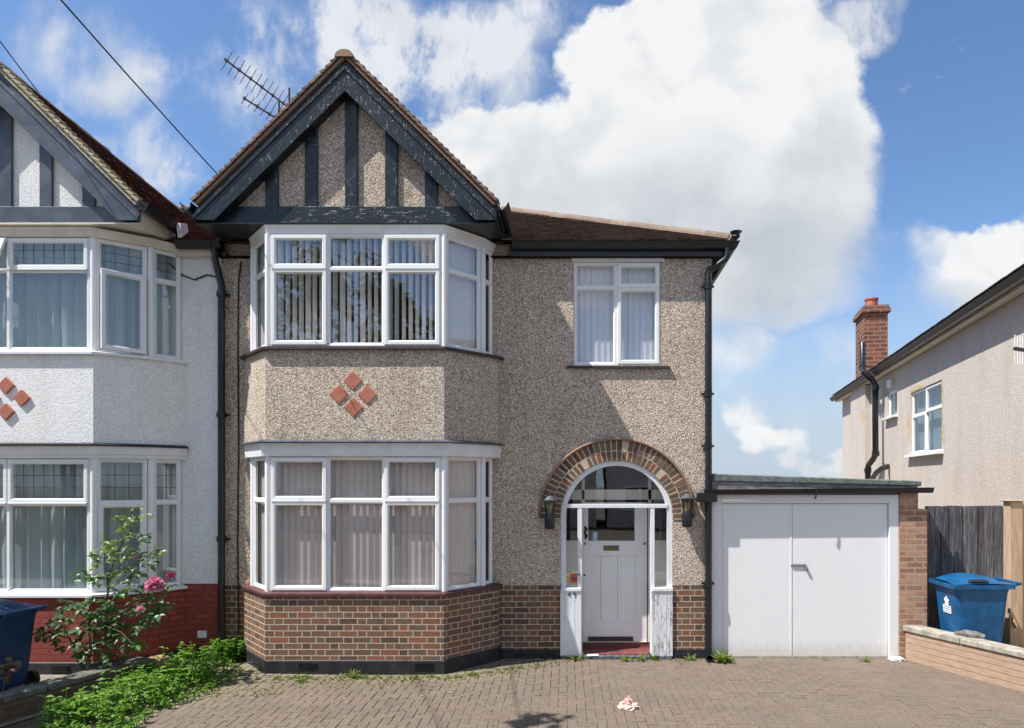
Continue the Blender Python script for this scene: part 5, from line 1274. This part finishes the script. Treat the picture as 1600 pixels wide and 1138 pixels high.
# ------------------------------------------------------------------ small things
t = thing('plastic_bag', 'crumpled pinkish white plastic bag lying on the block paving', 'bag', G(982, 1108))
m = MB(); c = G(982, 1108)
def crumple(mb, c, rx, ry, rz_, seed, n=9):
    rr = random.Random(seed); g = []
    for i in range(n):
        th = math.pi * i / (n - 1) / 2 * 1.0; row = []
        for j in range(18):
            a = 2 * math.pi * j / 18; k = 1 + rr.uniform(-0.28, 0.28)
            row.append(mb.v(c + Vector((math.cos(a) * math.cos(th) * rx * k, math.sin(a) * math.cos(th) * ry * k, math.sin(th) * rz_ * (1 + rr.uniform(-0.35, 0.35)) + 0.004))))
        g.append(row)
    for a, b_ in zip(g, g[1:]):
        for j in range(18): mb.face([a[j], a[(j + 1) % 18], b_[(j + 1) % 18], b_[j]])
crumple(m, c, 0.115, 0.075, 0.10, 3); crumple(m, c + Vector((0.01, 0.02, 0.06)), 0.03, 0.03, 0.07, 5, 6); m.build('bag_film', 'pink_plastic', t)
m = MB(); crumple(m, c + Vector((0.02, -0.02, 0.03)), 0.03, 0.028, 0.06, 8, 5); m.build('bag_print', 'petal_red', t)
t = thing('fallen_cloth', 'small white rag lying at the foot of the garage door frame by the pier', 'rag', G(1401, 1031))
m = MB(); crumple(m, G(1401, 1032), 0.12, 0.07, 0.045, 12); m.build('rag_folds', 'white_cloth', t)
m = MB(Matrix.Translation((WX(926), -0.01, 0.052)) @ Matrix.Rotation(rad(8), 4, 'Z')); m.box(-0.085, 0.085, -0.055, 0.05, 0, 0.004); m.box(-0.03, 0.07, -0.035, 0.04, 0.004, 0.006)
tag(m.build('letter', 'paper'), 'pale folded letter left on the blue brick edge of the porch step', 'letter')
m = MB(); m.tube([npx(1,1,0) if False else Vector((5.02, -0.62, 0.50)), Vector((5.10, -0.72, 0.53)), Vector((5.2, -0.80, 0.52)), Vector((5.29, -0.85, 0.50))], [0.03, 0.05, 0.055, 0.04], 8)
m.M = Matrix(); m.box(5.22, 5.30, -0.83, -0.74, 0.46, 0.53)
t = thing('broken_log', 'weathered grey piece of wood lying behind the coping of the low wall', 'wood', (5.1, -0.7, 0.48)); m.build('log_body', 'grey_wood', t, bevel=0.005)
m = MB(); c = W(1478, 967, -0.1); m.tube([(c.x + 0.02, c.y, 0.12), (c.x + 0.01, c.y, c.z - 0.12), c], 0.006, 5)
t = thing('dandelion', 'single yellow dandelion flower by the dark fence boards', 'flower', (c.x, c.y, 0.12)); m.build('flower_stem', 'nettle_leaf', t)
m = MB(); m.lathe([(0.01, -0.02), (0.05, 0.0), (0.045, 0.015), (0.015, 0.025)], c, 14); m.build('flower_head', 'dandelion', t)

# ------------------------------------------------------------------ aerials and wires
def aerial(tip, end, nel, el, label, el_dir, mast=None):
    t = thing('television_aerial', label, 'aerial', end, 'television aerials')
    tip, end = Vector(tip), Vector(end)
    m = MB(); m.tube([tip, end], 0.014, 6); m.build('boom', 'aerial_metal', t)
    d = Vector(el_dir).normalized(); m = MB()
    for k in range(nel):
        p = tip.lerp(end, 0.04 + 0.86 * k / (nel - 1)); r = el * (1 + 0.15 * k / nel)
        m.tube([p - d * r, p + d * r], 0.0055, 5)
    for k in range(0, nel, 2):
        p = tip.lerp(end, 0.04 + 0.86 * k / (nel - 1)); m.box(p.x - 0.02, p.x + 0.02, p.y - 0.02, p.y + 0.02, p.z - 0.015, p.z + 0.03)
    m.build('director_rod', 'aerial_metal', t)
    if mast:
        m = MB(); m.tube([end + Vector((0, 0, 0.35)), (end.x, end.y, mast)], 0.02, 8); m.build('mast', 'aerial_metal', t)
aerial(W(350, 92, 0.7), W(452, 169, 2.0), 11, 0.18, 'long television aerial rising above the slope of the tiled gable', (0.40, 0.12, 0.86), 7.0)
aerial(W(380, 153, 0.9), W(436, 188, 1.6), 6, 0.10, 'short television aerial below the longer one behind the gable roof', (0.45, 0.12, 0.8), 7.0)
t = thing('television_aerial', 'black television aerial with white rods fixed on the beige rendered wall', 'aerial', npx(1600, 546, 0), 'television aerials')
m = MB(); m.tube([npx(1586, 545, -0.5), npx(1612, 549, -0.02)], 0.03, 6); m.build('boom', 'cable', t)
m = MB()
for k, (x_, y_) in enumerate(((1589, 546), (1593, 547), (1597, 547), (1601, 548))): 
    p = npx(x_, y_, -0.4 + 0.09 * k); m.tube([p - Vector((0.03, 0, 0.22)), p + Vector((-0.03, 0, 0.22))], 0.008, 5)
m.build('director_rod', 'white_board', t)
pole = thing('telegraph_pole', 'tall brown wooden telegraph pole across the road', 'pole', (-0.95, -19, 0))
m = MB(); m.tube([(-0.95, -19, -0.02), (-0.95, -19, 7.6)], [0.14, 0.10], 12); m.build('pole_shaft', 'bark', pole)
m = MB(); m.box(-2.2, 0.3, -19.05, -18.87, 7.05, 7.17); m.build('cross_arm', 'bark', pole)
def wire(a, b_, sag, label):
    a, b_ = Vector(a), Vector(b_); m = MB(); n = 30
    m.tube([a.lerp(b_, k / n) - Vector((0, 0, sag * 4 * (k / n) * (1 - k / n))) for k in range(n + 1)], 0.008, 5)
    tag(m.build('telephone_wire', 'cable'), label, 'wire', 'telephone wires')
wire(W(347, 280, -0.6), (-2.1, -18.9, 7.2), 0.28, 'thin telephone wire running to the tiled verge of the pebbledashed house')
wire((-9.05, 2.0, 8.62), (0.15, -18.9, 7.2), 0.12, 'thin telephone wire running to the roof of the white house')

# ------------------------------------------------------------------ plants
def rvec(z=0.0): return Vector((RND.uniform(-1, 1), RND.uniform(-1, 1), RND.uniform(-1, 1) + z))
def zoom6(x, y): return (x * 0.31465, 780 + y * 0.31465)
rose = thing('rose_bush', 'tall leggy rose bush with one large pink bloom in front of the white house bay', 'rose bush', G(146, 1074))
RY = G(146, 1074).y
def RP(x, y, dy=0.0): px_, py_ = zoom6(x, y); return W(px_, py_, RY + dy)
canes = [([(458, 930, 0), (420, 850, .02), (378, 775, .05), (362, 725, .05), (400, 680, .05), (440, 640, .05)], .026, .014),
         ([(495, 905, 0), (462, 860, .0), (438, 800, -.05), (450, 720, -.05), (430, 640, 0), (455, 585, .05), (510, 525, .08), (537, 465, .08), (535, 400, .1), (550, 350, .1), (572, 300, .1), (600, 230, .1), (640, 170, .1), (680, 90, .1), (645, 60, .1)], .02, .006),
         ([(430, 640, 0), (500, 620, -.1), (590, 570, -.15), (690, 510, -.2), (740, 460, -.2), (765, 430, -.2)], .012, .006), ([(765, 470, -.2), (820, 430, -.2), (850, 385, -.2)], .006, .004),
         ([(362, 725, .05), (330, 660, .1), (290, 590, .1)], .012, .005), ([(330, 690, .1), (270, 670, .1), (205, 655, .1)], .009, .004), ([(535, 400, .1), (480, 375, .15), (410, 375, .15)], .007, .004),
         ([(572, 300, .1), (640, 300, .05), (700, 285, 0), (790, 262, -.05)], .008, .004), ([(500, 620, -.1), (600, 660, -.2), (670, 730, -.25)], .008, .004), ([(455, 585, .05), (550, 600, .1), (640, 540, .2)], .009, .004), ([(535, 440, .1), (600, 450, .1), (680, 400, .1)], .007, .003)]
for pts, r0, r1 in canes:
    m = MB(); n = len(pts); m.tube([RP(*p) for p in pts], [r0 + (r1 - r0) * k / (n - 1) for k in range(n)], 8); m.build('cane', 'rose_cane', rose, smooth=True)
cl = [(690, 80, 50, 1), (630, 110, 60, 1), (570, 180, 70, 1), (690, 215, 60, 0), (620, 260, 80, 1), (540, 320, 90, 1), (500, 280, 50, 1), (735, 300, 50, 0), (790, 260, 35, 1), (410, 380, 32, 0), (455, 395, 25, 1), (500, 400, 30, 0),
      (620, 390, 65, 1), (680, 410, 50, 0), (590, 450, 40, 0), (320, 550, 55, 0), (300, 600, 60, 0), (440, 550, 80, 0), (520, 600, 90, 0), (490, 640, 80, 0), (590, 570, 90, 0), (640, 620, 80, 0), (400, 600, 80, 0), (270, 660, 60, 0),
      (215, 660, 36, 0), (300, 700, 50, 0), (380, 680, 80, 0), (450, 720, 80, 0), (400, 760, 60, 0), (570, 740, 80, 0), (500, 770, 60, 0), (650, 660, 60, 0), (690, 720, 45, 1), (655, 755, 40, 0), (720, 600, 60, 0), (770, 520, 70, 0), (810, 520, 46, 0), (740, 480, 60, 0), (830, 440, 26, 1), (700, 510, 60, 0), (560, 650, 80, 0), (520, 530, 60, 0)]
mo, my = MB(), MB()
for (x, y, r, young) in cl:
    for k in range(int(4 + r * 0.15)):
        a, q = RND.uniform(0, 6.28), math.sqrt(RND.random())
        p = RP(x + math.cos(a) * q * r, y + math.sin(a) * q * r, RND.uniform(-0.22, 0.22))
        d = Vector((RND.uniform(-1, 1), RND.uniform(-1, 0.6), RND.uniform(-0.75, 0.25))).normalized()
        nn = Vector((RND.uniform(-0.6, 0.6), RND.uniform(-0.8, 0.2), 1))
        tgt = my if (young and RND.random() < 0.7) else mo
        L = RND.uniform(0.06, 0.115) * (0.85 if young else 1.0)
        tgt.leaf(p, d, nn, L, L * 0.36)
        if RND.random() < 0.7:
            s_ = d.cross(nn).normalized()
            for sg in (1, -1): tgt.leaf(p - d * L * 0.1, (d * 0.35 + s_ * sg).normalized(), nn, L * 0.8, L * 0.28)
mo.build('foliage', 'rose_leaf', rose, recalc=False); my.build('young_foliage', 'young_leaf', rose, recalc=False)
def bloom(c, r, mat, n, parent):
    m = MB()
    for k in range(n):
        th = math.acos(1 - 1.55 * (k + 0.5) / n); a = k * 2.39996
        d = Vector((math.sin(th) * math.cos(a), math.sin(th) * math.sin(a) - 0.25, math.cos(th))).normalized()
        m.leaf(c + d * r * 0.35, (d + rvec() * 0.35), rvec(0.5), r * 0.85, r * 0.42, fold=0.5)
    return m.build('bloom', mat, parent, recalc=False)
bloom(RP(768, 430, -0.22), 0.10, 'petal_pink', 80, rose)
bloom(RP(849, 380, -0.2), 0.05, 'petal_red', 26, rose)
bloom(RP(700, 548, -0.2), 0.05, 'petal_pink', 16, rose)
bloom(RP(697, 385, 0.1), 0.035, 'petal_red', 12, rose)

t = thing('small_rose', 'small rose plant with reddish new leaves in front of the dark navy bin', 'rose bush', G(8, 1130))
RY2 = -2.35
m = MB(); m.tube([W(4, 1138, RY2), W(2, 1090, RY2), W(10, 1055, RY2), W(18, 1042, RY2)], [0.008, 0.007, 0.005, 0.003], 6); m.tube([W(23, 1135, RY2), W(22, 1110, RY2), W(26, 1090, RY2), W(25, 1075, RY2)], [0.007, 0.006, 0.005, 0.003], 6); m.build('cane', 'rose_cane', t)
m = MB(); m2 = MB()
for (x, y, r, k, w_) in ((6, 1042, 12, 24, m2), (22, 1038, 9, 14, m2), (12, 1056, 9, 10, m2), (20, 1095, 17, 34, m), (10, 1092, 12, 14, m), (36, 1088, 10, 12, m), (18, 1106, 8, 6, m), (36, 1122, 6, 6, m)):
    for _ in range(k):
        L = RND.uniform(0.04, 0.085); w_.leaf(W(x + RND.uniform(-r, r), y + RND.uniform(-r, r) * 0.7, RY2 + RND.uniform(-.12, .12)), Vector((RND.uniform(-1, 1), RND.uniform(-1, .5), RND.uniform(-.5, .3))), Vector((RND.uniform(-.5, .5), -.4, 1)), L, L * 0.38)
m.build('foliage', 'rose_leaf', t, recalc=False); m2.build('red_foliage', 'red_leaf', t, recalc=False)

def herb(mb, p, hgt, n, L, spread=0.6):
    """upright stem carrying pairs of toothed leaves"""
    lean = Vector((RND.uniform(-.25, .25), RND.uniform(-.25, .2), 1)).normalized()
    mb.tube([p, p + lean * hgt], 0.004, 4)
    for k in range(n):
        q = p + lean * hgt * (0.25 + 0.75 * (k + 1) / n); a = k * 1.57 + RND.uniform(-.5, .5); l = L * RND.uniform(0.6, 1.15) * (1.1 - 0.4 * k / n)
        for s in (0, math.pi):
            d = Vector((math.cos(a + s), math.sin(a + s), RND.uniform(-.15, .5))); mb.leaf(q, d, (RND.uniform(-.3, .3), RND.uniform(-.3, .3), 1), l, l * 0.34)
def inpoly(x, y, P):
    c = False
    for (x0, y0), (x1, y1) in zip(P, P[1:] + P[:1]):
        if (y0 > y) != (y1 > y) and x < (x1 - x0) * (y - y0) / (y1 - y0) + x0: c = not c
    return c
PG = [(60, 1150), (60, 1128), (150, 1096), (205, 1066), (262, 1040), (285, 1026), (318, 1022), (345, 1030), (385, 1050), (352, 1074), (300, 1096), (245, 1116), (200, 1150)]
m = MB(); cnt = 0
while cnt < 620:
    x, y = RND.uniform(55, 410), RND.uniform(1015, 1150)
    if not inpoly(x, y, PG): continue
    edge = min(1.0, 0.35 + RND.random())
    near = inpoly(x - 18, y, PG) and inpoly(x + 30, y, PG) and inpoly(x, y + 10, PG)
    herb(m, G(x, y), RND.uniform(0.08, 0.34) if near else RND.uniform(0.04, 0.11), RND.choice((2, 3, 3, 4)) if near else 2, RND.uniform(0.045, 0.115) if near else RND.uniform(0.035, 0.06)); cnt += 1
o = m.build('nettle_patch', 'nettle_leaf', recalc=False); tag(o, 'bright green nettles and ground cover beside the low brick wall', 'ground cover', kind='stuff')
t = thing('leafy_weed', 'bushy bright green weed growing in the corner between the two houses', 'weed', G(355, 1032) + Vector((0, 0.0, 0)))
m = MB()
for k in range(70):
    b0 = G(RND.uniform(338, 376), RND.uniform(1030, 1037)); herb(m, b0, RND.uniform(0.12, 0.36), 4, RND.uniform(0.06, 0.11))
m.build('foliage', 'nettle_leaf', t, recalc=False)
# loose weeds: rows along the foot of the walls, in joints, and the dusty strip under the bay
m = MB()
def tuft(p, h_, n):
    for k in range(n):
        a = RND.uniform(0, 6.28); d = Vector((math.cos(a) * 0.7, math.sin(a) * 0.7, RND.uniform(0.3, 1.1))); m.leaf(p, d, (RND.uniform(-1, 1), RND.uniform(-1, 1), 0.4), h_ * RND.uniform(.6, 1.2), h_ * 0.13)
for _ in range(230):
    x = RND.uniform(425, 700); tuft(G(x, 1058 + abs(RND.gauss(0, 7)) - (x - 425) * 0.006), RND.uniform(0.02, 0.06), RND.randint(3, 6))
for _ in range(150):
    x = RND.uniform(695, 880); tuft(G(x, 1060 - (x - 695) * 0.145 + abs(RND.gauss(0, 4))), RND.uniform(0.02, 0.06), RND.randint(3, 6))
for _ in range(70):
    x = RND.uniform(780, 1110); tuft(G(x, 1031 + abs(RND.gauss(0, 3))), RND.uniform(0.02, 0.055), RND.randint(3, 6))
for x, y, h_, n in ((552, 1060, .13, 16), (470, 1066, .10, 12), (640, 1062, .09, 10), (900, 1033, .14, 14), (976, 1033, .12, 12), (1002, 1032, .12, 12), (1020, 1031, .15, 14), (1130, 1036, .20, 20), (1122, 1033, .22, 12), (1142, 1037, .12, 14), (1352, 1034, .10, 10), (1290, 1032, .06, 6), (1080, 1032, .12, 10)): tuft(G(x, y), h_, n)
for _ in range(330): tuft(G(RND.uniform(250, 900), RND.uniform(1050, 1138)), RND.uniform(0.012, 0.03), RND.randint(2, 3))
for _ in range(140): tuft(G(RND.uniform(900, 1550), RND.uniform(1045, 1138)), RND.uniform(0.012, 0.028), 2)
for _ in range(160):
    x = RND.uniform(300, 430); tuft(G(x, RND.uniform(1050, 1090)), RND.uniform(0.02, 0.05), 4)
o = m.build('weeds', 'weed_leaf', recalc=False); tag(o, 'small weeds and grass tufts along the walls and in the paving joints', 'weeds', kind='stuff')
m = MB()
for _ in range(420):
    x, y = RND.uniform(180, 800), RND.gauss(1072, 22)
    if y < 1052: continue
    m.leaf(G(x, y) + Vector((0, 0, 0.012)), (RND.uniform(-1, 1), RND.uniform(-1, 1), 0.1), (RND.uniform(-.5, .5), RND.uniform(-.5, .5), 1), RND.uniform(.012, .04), RND.uniform(.006, .014))
for _ in range(200):
    m.leaf(G(RND.uniform(700, 1580), RND.uniform(1040, 1138)) + Vector((0, 0, 0.012)), (RND.uniform(-1, 1), RND.uniform(-1, 1), 0.1), (RND.uniform(-.5, .5), RND.uniform(-.5, .5), 1), RND.uniform(.01, .028), RND.uniform(.005, .011))
o = m.build('leaf_litter', 'dry_leaf', recalc=False); tag(o, 'scattered dry leaves and petals on the block paving', 'leaf litter', kind='stuff')

# ------------------------------------------------------------------ the street behind the viewer (seen in the panes, and casting the leafy shadows)
def tree(loc, trunk, blobs, label, n, L, seed):
    rr = random.Random(seed)
    t = thing('street_tree', label, 'tree', loc, 'trees along the street')
    m = MB(); top = Vector(loc) + Vector(trunk); m.tube([loc, Vector(loc).lerp(top, 0.5) + Vector((0.08, 0.05, 0)), top], [0.2, 0.15, 0.09], 10)
    for c, r in blobs: m.tube([top - Vector((0, 0, 0.6)), top.lerp(Vector(c), 0.55) + Vector((0, 0, 0.1)), c], [0.07, 0.045, 0.015], 6)
    m.build('trunk', 'bark', t, smooth=True)
    m = MB(); tot = sum(r ** 2 for c, r in blobs)
    for c, r in blobs:
        for _ in range(int(n * r * r / tot)):
            v_ = Vector((rr.gauss(0, 1), rr.gauss(0, 1), rr.gauss(0, 1))).normalized() * r * rr.random() ** 0.45
            m.leaf(Vector(c) + v_ * (0.75 + 0.4 * math.sin(5 * v_.x + 3 * v_.z)), (rr.uniform(-1, 1), rr.uniform(-1, 1), rr.uniform(-.8, .4)), (rr.uniform(-.5, .5), rr.uniform(-.5, .5), 1), L, L * 0.36)
    m.build('crown', 'tree_leaf', t, recalc=False)
tree((-8.9, -3.2, -0.02), (0.1, 0.1, 2.3), [((-8.6, -2.5, 3.2), 0.62), ((-8.1, -3.2, 3.05), 0.62), ((-7.75, -3.75, 3.0), 0.55), ((-8.9, -3.3, 3.5), 0.6), ((-7.6, -4.3, 2.9), 0.45)], 'small garden tree in front of the white house', 3600, 0.12, 5)
tree((-6.4, -9.0, -0.02), (0.2, 0.4, 4.6), [((-4.72, -4.55, 7.35), 0.34), ((-5.9, -6.4, 7.0), 0.6), ((-6.6, -8.2, 7.4), 1.1), ((-7.4, -9.4, 7.0), 1.2), ((-5.6, -9.6, 7.6), 1.1)], 'street tree with a long bough reaching over the drive', 2600, 0.17, 9)
tree((-7.6, -18.6, -0.02), (0.2, 0.2, 4.5), [((-7.3, -18.2, 7.8), 1.5), ((-6.0, -18.4, 6.6), 1.2), ((-8.8, -18.8, 6.6), 1.4), ((-7.4, -18.4, 9.4), 0.9), ((-5.0, -18.6, 8.2), 0.8)], 'bushy green street tree across the road', 5200, 0.28, 21)
def far_house(x0, x1, y, label):
    t = thing('terraced_house', label, 'house', ((x0 + x1) / 2, y - 4, 0), 'houses across the road')
    m = MB(); m.box(x0, x1, y - 8, y, 0, 5.4); m.build('wall', 'beige_render', t)
    m = MB(); m.hexa([(x0 - .3, y - 8.3, 5.4), (x1 + .3, y - 8.3, 5.4), (x1 + .3, y + .35, 5.4), (x0 - .3, y + .35, 5.4), (x0 + 2, y - 4.2, 8.4), (x1 - 2, y - 4.2, 8.4), (x1 - 2, y - 3.8, 8.4), (x0 + 2, y - 3.8, 8.4)]); m.build('roof', 'russet_tile', t)
    for zz in (1.0, 3.6):
        for u in (0.22, 0.74):
            xx = x0 + (x1 - x0) * u
            m = MB(); m.box(xx - 0.9, xx + 0.9, y - 0.02, y + 0.05, zz, zz + 1.35); f = m.build('window', 'upvc', t)
            m = MB(); m.box(xx - 0.8, xx - 0.05, y + 0.051, y + 0.056, zz + 0.1, zz + 1.25); m.box(xx + 0.05, xx + 0.8, y + 0.051, y + 0.056, zz + 0.1, zz + 1.25); m.build('pane', 'bin_dark', f)
    m = MB(); m.box((x0 + x1) / 2 - 0.45, (x0 + x1) / 2 + 0.45, y - 0.02, y + 0.06, 0, 2.1); m.build('door', 'white_board', t)
far_house(-16, -8.2, -27, 'rendered terraced house across the road behind the street tree')
far_house(-7.6, 0.4, -27, 'rendered terraced house facing the pebbledashed house')
far_house(1.0, 9, -27, 'rendered terraced house facing the garage')
clear_root_flags()
